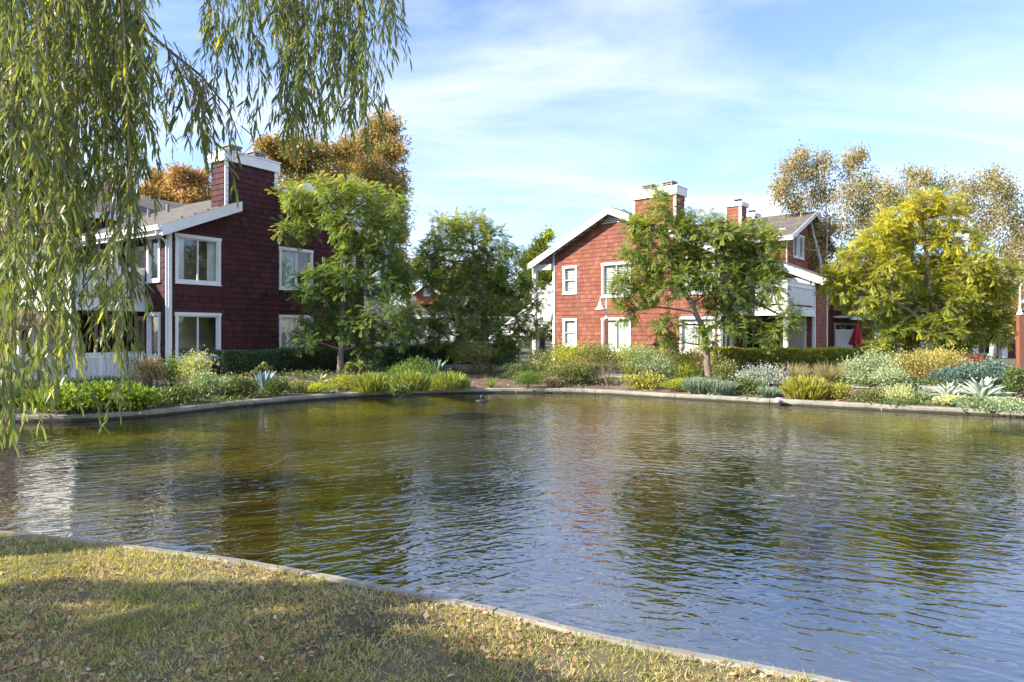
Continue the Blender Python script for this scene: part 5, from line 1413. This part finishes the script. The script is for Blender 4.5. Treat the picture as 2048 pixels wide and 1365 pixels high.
# ------------------------------------------------------------------ neighbouring building at the right, far house, carport
def neighbour():
    D = 42.0; X0, X1 = px(1655, 0, D).x, px(2160, 0, D).x
    root = empty('apartment_building', ((X0 + X1) / 2, D, .3)); ox, oy = root.location.x, D
    tag(root, 'shaded red apartment house with white columns and patios behind the yellow tipped tree', 'building', 'red shingled apartment buildings')
    fn = lambda x, y, z: (x - ox, y - oy, z - .3)
    MS = M['shingle_red']
    holes = []
    for x in (1668, 1762, 1850, 1945, 2030):
        a, b = px(x, 0, D).x, px(x + 48, 0, D).x; holes += [(a, b, .5, 2.55), (a, b, 3.4, 5.2)]
    w = MB(); wall_cols(w, lambda s, o_, z: fn(s, D - o_, z), X0, X1, .2, lambda s: 5.5, holes); wl_ = w.build('wall', MS, root)
    for h in holes: window(root, lambda s, o_, z: fn(s, D - o_, z), *h, 2, None, depth=1.2)
    # porch: columns, beam, upper railing
    YP = 39.6
    for x in (1752, 1778, 1796, 1880, 1948, 2006, 2090):
        c = px(x, 0, YP).x; MB().box(c - .17, c + .17, YP - .15, YP + .15, .25, 2.72, fn).build('column', M['white'], root)
    MB().box(X0 + .3, X1, YP - .12, YP + .12, 2.72, 3.02, fn).build('beam', M['white'], root)
    MB().box(X0 + .3, X1, YP + .13, D, 2.86, 3.0, fn).build('deck', M['white_old'], root)
    k = X0 + .35
    while k < X1 - .2:
        MB().box(k, k + .105, YP - .03, YP, 3.15, 4.0, fn).build('rail_board', M['white_old'], root); k += .117
    MB().box(X0 + .3, X1, YP - .08, YP + .08, 4.0, 4.16, fn).build('top_rail', M['white'], root)
    for x, wd in ((1671, 34), (1838, 30)):
        a, b = px(x, 0, 40.2).x, px(x + wd, 0, 40.2).x; MB().box(a, b, 40.15, 40.25, .3, 2.05, fn).build('patio_screen', M['beige_wall'], root)
        MB().box(a - .03, b + .03, 40.12, 40.28, 2.05, 2.12, fn).build('screen_cap', M['white'], root)
    rf = MB(); rf.hexa([fn(*p) for p in [(X0 - .5, D - 1.2, 5.3), (X1 + .5, D - 1.2, 5.3), (X1 + .5, D + 4, 6.6), (X0 - .5, D + 4, 6.6), (X0 - .5, D - 1.2, 5.42), (X1 + .5, D - 1.2, 5.42), (X1 + .5, D + 4, 6.72), (X0 - .5, D + 4, 6.72)]])
    r = rf.build('roof', M['roof'], root)
    MB().box(X0 - .5, X1 + .5, D - 1.26, D - 1.21, 5.15, 5.4, fn).build('fascia', M['white'], r)
    MB().box(X0, X0 + .12, D - .19, D + 4, .2, 5.3, fn).build('end_wall', MS, root)
neighbour()

def far_house():
    D = 62.0; k = D / F; c = px(845, 690, D); root = empty('far_house', (c.x, D, .3)); tag(root, 'far red house with white gabled dormer in the gap between the houses', 'house')
    def fn(x, y, z): return ((x - 845) * k, y, EYE - (z - HY) * k - .3)   # x, z in photo px at that distance, y metres back
    MS = M['shingle_red']
    def pbox(nm, x0, x1, y0, y1, za, zb, mat, par=root): return MB().box(x0, x1, y0, y1, zb, za, fn).build(nm, mat, par)
    pbox('wall', 800, 1000, 3.0, 9.0, 628, 700, M['white_old'])
    P = [fn(795, 2.0, 632), fn(1005, 2.0, 632), fn(1005, 9, 585), fn(795, 9, 585)]
    MB().hexa(P + [Vector(p) + Vector((0, 0, .15)) for p in P]).build('roof', M['roof'], root)
    MB().box(795, 1005, 1.95, 2.0, 637, 630, fn).build('fascia', M['white'], root)
    # dormer
    dm = MB(); A = [(824, 606), (870, 606), (870, 583), (846, 565), (824, 583)]
    V = [fn(x, 2.6, z) for x, z in A] + [fn(x, 7, z) for x, z in A]
    dm.add(V, [(0, 1, 2, 3, 4), (9, 8, 7, 6, 5)] + [(i, (i + 1) % 5, 5 + (i + 1) % 5, 5 + i) for i in range(5)]); d = dm.build('dormer', MS, root)
    for (x0, z0, x1, z1) in ((816, 588, 846.5, 563), (845.5, 563, 877, 588)):
        Q = [fn(x0, 2.2, z0), fn(x1, 2.2, z1), fn(x1, 8, z1), fn(x0, 8, z0)]
        MB().hexa(Q + [Vector(p) + Vector((0, 0, .12)) for p in Q]).build('dormer_roof', M['roof'], d)
        Q = [fn(x0, 2.14, z0 + 2.5), fn(x1, 2.14, z1 + 2.5), fn(x1, 2.19, z1 + 2.5), fn(x0, 2.19, z0 + 2.5)]
        MB().hexa(Q + [Vector(p) + Vector((0, 0, .26)) for p in Q]).build('bargeboard', M['white'], d)
    MB().box(840, 857, 2.52, 2.6, 590, 573, fn).build('dormer_window', M['white'], d)
    for x in (841.2, 849.2): MB().box(x, x + 6.6, 2.49, 2.518, 588.5, 574.5, fn).build('pane', M['glass'], d)
far_house()
def carport():
    D = 43.0; c = px(955, 690, D); root = empty('carport', (c.x, D, .35)); tag(root, 'white open carport behind the gap hedge and middle tree', 'carport')
    ox = c.x
    for x in (905, 945, 985, 1025):
        X = px(x, 0, D).x - ox
        for y in (0, 5): MB().box(X - .09, X + .09, y - .09, y + .09, 0, 2.2).build('post', M['white'], root)
        MB().bar((X, 0, 1.6), (X + .7, 0, 2.2), .07, .09).build('brace', M['white'], root)
    a, b = px(880, 0, D).x - ox, px(1045, 0, D).x - ox
    MB().box(a, b, -.1, .1, 2.2, 2.5).build('beam', M['white'], root); MB().box(a, b, 4.9, 5.1, 2.2, 2.5).build('beam', M['white'], root)
    MB().box(a - .2, b + .2, -.6, 5.6, 2.52, 2.64).build('roof', M['white_old'], root)
    for k in range(int((b - a) / .3)): MB().box(a + k * .3, a + k * .3 + .285, 5.2, 5.23, 0.0, 2.2).build('wall_board', M['white_old'], root)
carport()
def car(label, x, D, col, rz):
    c = px(x, 690, D); root = empty('parked_car', (c.x, D, .33), rz); tag(root, label, 'car')
    prof = [(-2.1, .35), (-2.15, .75), (-1.95, .95), (-1.35, 1.02), (-.75, 1.45), (.65, 1.48), (1.45, 1.02), (2.05, .88), (2.15, .6), (2.1, .32)]
    V = []; n = len(prof)
    for y, sx in ((-.86, .98), (-.78, 1.0), (.78, 1.0), (.86, .98)):
        for (px_, pz) in prof: V.append((px_ * sx, y * (1 if pz < 1.1 else .86), pz))
    Fq = [(j * n + i, j * n + (i + 1) % n, (j + 1) * n + (i + 1) % n, (j + 1) * n + i) for j in range(3) for i in range(n)] + [tuple(range(n)), tuple(3 * n + i for i in reversed(range(n)))]
    MB().add(V, Fq).build('body', col, root, True)
    for sg in (-1, 1):
        MB().hexa([(-1.2, sg * .80, 1.04), (1.3, sg * .80, 1.04), (1.3, sg * .83, 1.04), (-1.2, sg * .83, 1.04), (-.72, sg * .71, 1.40), (.62, sg * .71, 1.42), (.62, sg * .735, 1.42), (-.72, sg * .735, 1.40)]).build('side_window', M['glass'], root)
        for X in (-1.35, 1.35):
            wv = MB(); wv.tube([(X, sg * .70, .33), (X, sg * .89, .33)], [.33, .33], 18); t = wv.build('wheel', M['dark_metal'], root)
            MB().tube([(X, sg * .885, .33), (X, sg * .90, .33)], [.2, .2], 12).build('rim', M['vent_metal'], t)
        MB().box(2.05, 2.13, sg * .62 - .14, sg * .62 + .14, .66, .78).build('headlight', M['white'], root)
    for (a, b) in (((-1.38, 1.05), (-.80, 1.44)), ((1.47, 1.04), (.70, 1.46))):
        s_ = -1 if a[0] < 0 else 1
        MB().hexa([(a[0] + s_ * .01, -.7, a[1]), (a[0] + s_ * .01, .7, a[1]), (b[0] + s_ * .03, .62, b[1]), (b[0] + s_ * .03, -.62, b[1]), (a[0] + s_ * .03, -.7, a[1]), (a[0] + s_ * .03, .7, a[1]), (b[0] + s_ * .05, .62, b[1]), (b[0] + s_ * .05, -.62, b[1])]).build('windscreen', M['glass'], root)
car('dark car parked under the white carport behind the hedge', 938, 44.5, M['dark_metal'], math.radians(86))

# ------------------------------------------------------------------ lamps, path light, rail, pond float, stones
def lamp(label, x, D, flip=1):
    c = px(x, 700, D); zg = Hg(c.x, c.y); root = empty('street_lamp', (c.x, D, zg)); tag(root, label, 'lamp', 'gooseneck path lamps')
    MB().box(-.075, .075, -.075, .075, -.1, 2.12).build('post', M['brown_post'], root)
    MB().lathe([(.10, 2.12), (.10, 2.16), (.06, 2.20), (.045, 2.30), (.03, 2.34), (.028, 2.95)], 10).build('pole', M['white'], root)
    pts = [(0, 0, 2.9)]
    for k in range(13):
        an = math.pi * k / 12; pts.append((-flip * (.14 - .14 * math.cos(an)), 0, 3.0 + .17 * math.sin(an)))
    pts.append((-flip * .28, 0, 2.88))
    MB().tube(pts, [.022] * len(pts), 8).build('gooseneck_arm', M['white'], root, True)
    MB().lathe([(.03, 2.90), (.07, 2.88), (.08, 2.76), (.12, 2.68), (.20, 2.57), (.25, 2.53), (.24, 2.52), (.11, 2.66), (.06, 2.75)], 20, (-flip * .28, 0, 0)).build('lamp_shade', M['white'], root, True)
    MB().lathe([(.0, 2.55), (.04, 2.58), (.05, 2.64), (.03, 2.70)], 10, (-flip * .28, 0, 0)).build('bulb', M['curtain'], root, True)
lamp('white gooseneck lamp on brown post before the sunlit gable', 1213, 29.2)
lamp('brown lamp post at the far right edge beside the peach tree', 2040, 21.5, -1)
c = gp(1571, 770); r_ = empty('path_light', tuple(c)); tag(r_, 'slim dark path light post before the sunlit hedge', 'light')
MB().box(-.035, .035, -.035, .035, -.05, .62).build('post', M['dark_metal'], r_); MB().box(-.05, .05, -.05, .05, .62, .68).build('cap', M['dark_metal'], r_)
def bench():
    c = gp(2025, 768); root = empty('bench', (c.x, c.y + 1.9, c.z)); root.scale = (.85, .85, .85); tag(root, 'orange brown wooden bench at the right edge below the lamp post', 'bench')
    for k in range(4): MB().box(-.9, .9, -.05 + k * .115, .05 + k * .115, .42, .455).build('seat_slat', M['orange_wood'], root)
    for k in range(3): MB().box(-.9, .9, .43 + k * .01, .455 + k * .01, .55 + k * .14, .67 + k * .14).build('back_slat', M['orange_wood'], root)
    for x in (-.85, .85):
        for y in (0.0, .42): MB().box(x - .045, x + .045, y - .045, y + .03, -.03, .42 if y == 0 else .95).build('leg', M['orange_wood'], root)
        MB().box(x - .05, x + .05, -.05, .43, .62, .66).build('armrest', M['orange_wood'], root)
bench()
def float_():
    D = 19.1; c = px(964, 0, D); root = empty('pond_aerator', (c.x, D, 0)); tag(root, 'small dark floating aerator head on the pond before the middle tree', 'aerator')
    MB().lathe([(.0, .028), (.15, .028), (.20, .01), (.20, -.06), (0, -.07)], 20).build('float', M['dark_metal'], root, True)
    MB().tube([(0, 0, .02), (0, 0, .06)], [.03, .03], 10).build('neck', M['dark_metal'], root)
    MB().lathe([(.02, .05), (.055, .06), (.06, .12), (.04, .16), (.0, .165)], 14).build('spray_head', M['dark_metal'], root, True)
float_()
def stone(label, x, yb, r):
    c = gp(x, yb); k = c.y / F; bm = bmesh.new(); bmesh.ops.create_icosphere(bm, subdivisions=3, radius=r * k)
    for v in bm.verts: v.co *= 1 + random.uniform(-.06, .06) + .18 * math.sin(v.co.x * 40 + v.co.y * 33); v.co.z *= .6
    me = bpy.data.meshes.new('stone'); bm.to_mesh(me); bm.free(); me.materials.append(M['rock'])
    o = link(bpy.data.objects.new('stone', me)); o.location = c; tag(o, label, 'stone', 'stones in the border')
stone('pale violet stone at the kerb left of the red mulch', 872, 779, 7)
stone('small grey stone at the kerb beside the pale violet one', 887, 780, 5)
stone('flat grey stone in the mulch left of the striped agave', 575, 785, 6)
stone('pale flat stone lying on the right kerb edge', 1556, 801, 9)

# ------------------------------------------------------------------ lawn grass, fallen leaves
def in_lawn(n, ymax=7.2):
    pts = np.stack([rng.random(n) * 12.5 - 7.5, rng.random(n) * (ymax - 2.2) + 2.2], 1)
    keep = (np.abs(pts[:, 0]) < pts[:, 1] * .84 + .3)
    pts = pts[keep]; out = []
    A, B = PA, PB
    x, y = pts[:, 0:1], pts[:, 1:2]                                   # outside the pond outline
    c = ((A[None, :, 1] > y) != (B[None, :, 1] > y)) & (x < (B[None, :, 0] - A[None, :, 0]) * (y - A[None, :, 1]) / (B[None, :, 1] - A[None, :, 1] + 1e-12) + A[None, :, 0])
    inside = c.sum(1) % 2 == 1
    pts = pts[~inside]
    d = np.array([pond_dist(p[0], p[1]) for p in pts]); k = d > .075
    pts, d = pts[k], d[k]
    z = np.array([Hg(p[0], p[1], dd) for p, dd in zip(pts, d)])
    return np.column_stack([pts, z]), d
G, gd = in_lawn(75000)
def patch(p, f, s): return np.sin(p[:, 0] * f + s) * np.sin(p[:, 1] * f * 1.3 + s * 2) + .6 * np.sin(p[:, 0] * f * 2.7 + 3 * s + p[:, 1] * 2)
per = 7
GP = np.repeat(G, per, axis=0) + np.column_stack([rng.normal(size=(len(G) * per, 2)) * .014, np.zeros(len(G) * per)])
pt = patch(GP, 2.3, .7)
keep = rng.random(len(GP)) < np.clip(.62 + .28 * pt, .18, 1.0); GP, pt = GP[keep], pt[keep]
ng = len(GP); dr = np.column_stack([rng.normal(size=(ng, 2)) * .75, .55 + .5 * rng.random(ng)])
tag(scatter('lawn_grass', T_TURF, GP - np.array([0, 0, .004]), dr, rand_dirs(ng), .018 + .034 * rng.random(ng) ** 1.5, .76 - .26 * pt + .22 * rng.normal(size=ng), L['grass'], None, wscale=1.6), 'short patchy green and straw coloured lawn grass', 'grass', kind='stuff')
G2, _ = in_lawn(2200); G2 = np.repeat(G2, 9, axis=0) + np.column_stack([rng.normal(size=(len(G2) * 9, 2)) * .02, np.zeros(len(G2) * 9)])
ng = len(G2); tag(scatter('grass_tufts', T_BLADE, G2, np.column_stack([rng.normal(size=(ng, 2)) * .5, np.ones(ng)]), rand_dirs(ng), .035 + .04 * rng.random(ng), .32 + .25 * rng.normal(size=ng), L['grass'], None, wscale=1.3), 'longer green grass blades scattered over the lawn', 'grass', kind='stuff')
G3, _ = in_lawn(44000)
k3 = rng.random(len(G3)) < np.clip(.40 + .75 * patch(G3, 1.7, 2.2), .08, 1); G3 = G3[k3]; ng = len(G3)
tag(scatter('leaf_litter', T_LEAF, G3 + np.column_stack([np.zeros((ng, 2)), .012 + .015 * rng.random(ng)]), np.column_stack([rng.normal(size=(ng, 2)), rng.normal(size=ng) * .25]), np.column_stack([rng.normal(size=(ng, 2)) * .45, np.ones(ng)]), .018 + .042 * rng.random(ng) ** 2.5, .45 + .25 * rng.normal(size=ng), L['litter'], None, wscale=1.0), 'dry brown fallen leaves strewn over the lawn', 'fallen leaves', kind='stuff')
# bark chips and dry leaves on the far bed
pts = []
while len(pts) < 3500:
    i = random.randrange(NP)
    if POND[i].y < 12.5: continue
    q = POND[i] + PN[i] * random.uniform(.3, 4.5) + Vector((random.uniform(-.3, .3), random.uniform(-.3, .3)))
    pts.append((q.x, q.y, Hg(q.x, q.y) + .02))
ng = len(pts); tag(scatter('bark_chips', T_LEAF, np.array(pts), np.column_stack([rng.normal(size=(ng, 2)), rng.normal(size=ng) * .2]), np.column_stack([rng.normal(size=(ng, 2)) * .4, np.ones(ng)]), .05 + .09 * rng.random(ng), rng.random(ng), L['litter'], None), 'bark chips and dry leaves on the planted bank', 'mulch', kind='stuff')
# low weeds and creepers that knit the border together
P = []
while len(P) < 1500:
    i = random.randrange(NP)
    if POND[i].y < 12.5: continue
    d_ = random.uniform(.25, 5.2); q = POND[i] + PN[i] * d_ + Vector((random.uniform(-.3, .3), random.uniform(-.3, .3)))
    if math.sin(q.x * 1.3) + math.sin(q.y * 1.9 + q.x * .7) + .6 * math.sin(q.x * 4.1) < (.1 if q.x > -4 else -.5): continue
    if d_ < 1.6 and 3.5 < q.x < 9 and random.random() < .6 or (-2.6 < q.x < .6 and d_ < 2.6): continue
    P.append((q.x, q.y, Hg(q.x, q.y)))
P = np.repeat(np.array(P), 26, axis=0); n = len(P)
off = rng.normal(size=(n, 3)) * np.array([.16, .16, .07]); off[:, 2] = np.abs(off[:, 2]) + .01
tag(scatter('border_weeds', T_LEAF, P + off, unit(rand_dirs(n) + np.array([0, 0, .7])), rand_dirs(n) + np.array([0, 0, .8]), .04 + .06 * rng.random(n), .45 + .25 * rng.normal(size=n) + np.repeat(rng.normal(size=n // 26) * .2, 26), L['mid'], None), 'low weeds and creeping plants between the shrubs of the border', 'weeds', kind='stuff')
# distant wood that closes the horizon
n = 26000; X = rng.random(n) * 320 - 150; Y = 110 + 18 * rng.random(n)
topz = 5.5 + 2.5 * np.sin(X * .09) + 1.5 * np.sin(X * .31 + 1) + 1.0 * np.sin(X * .9)
P = np.column_stack([X, Y, .3 + topz * rng.random(n) ** .7])
tag(scatter('distant_wood', T_SMALL, P, rand_dirs(n), rand_dirs(n) + np.array([-.3, -.5, .5]), 1.0 + .8 * rng.random(n), .4 + .25 * rng.normal(size=n), L['olive'], None), 'distant belt of trees behind the houses', 'wood', kind='stuff')
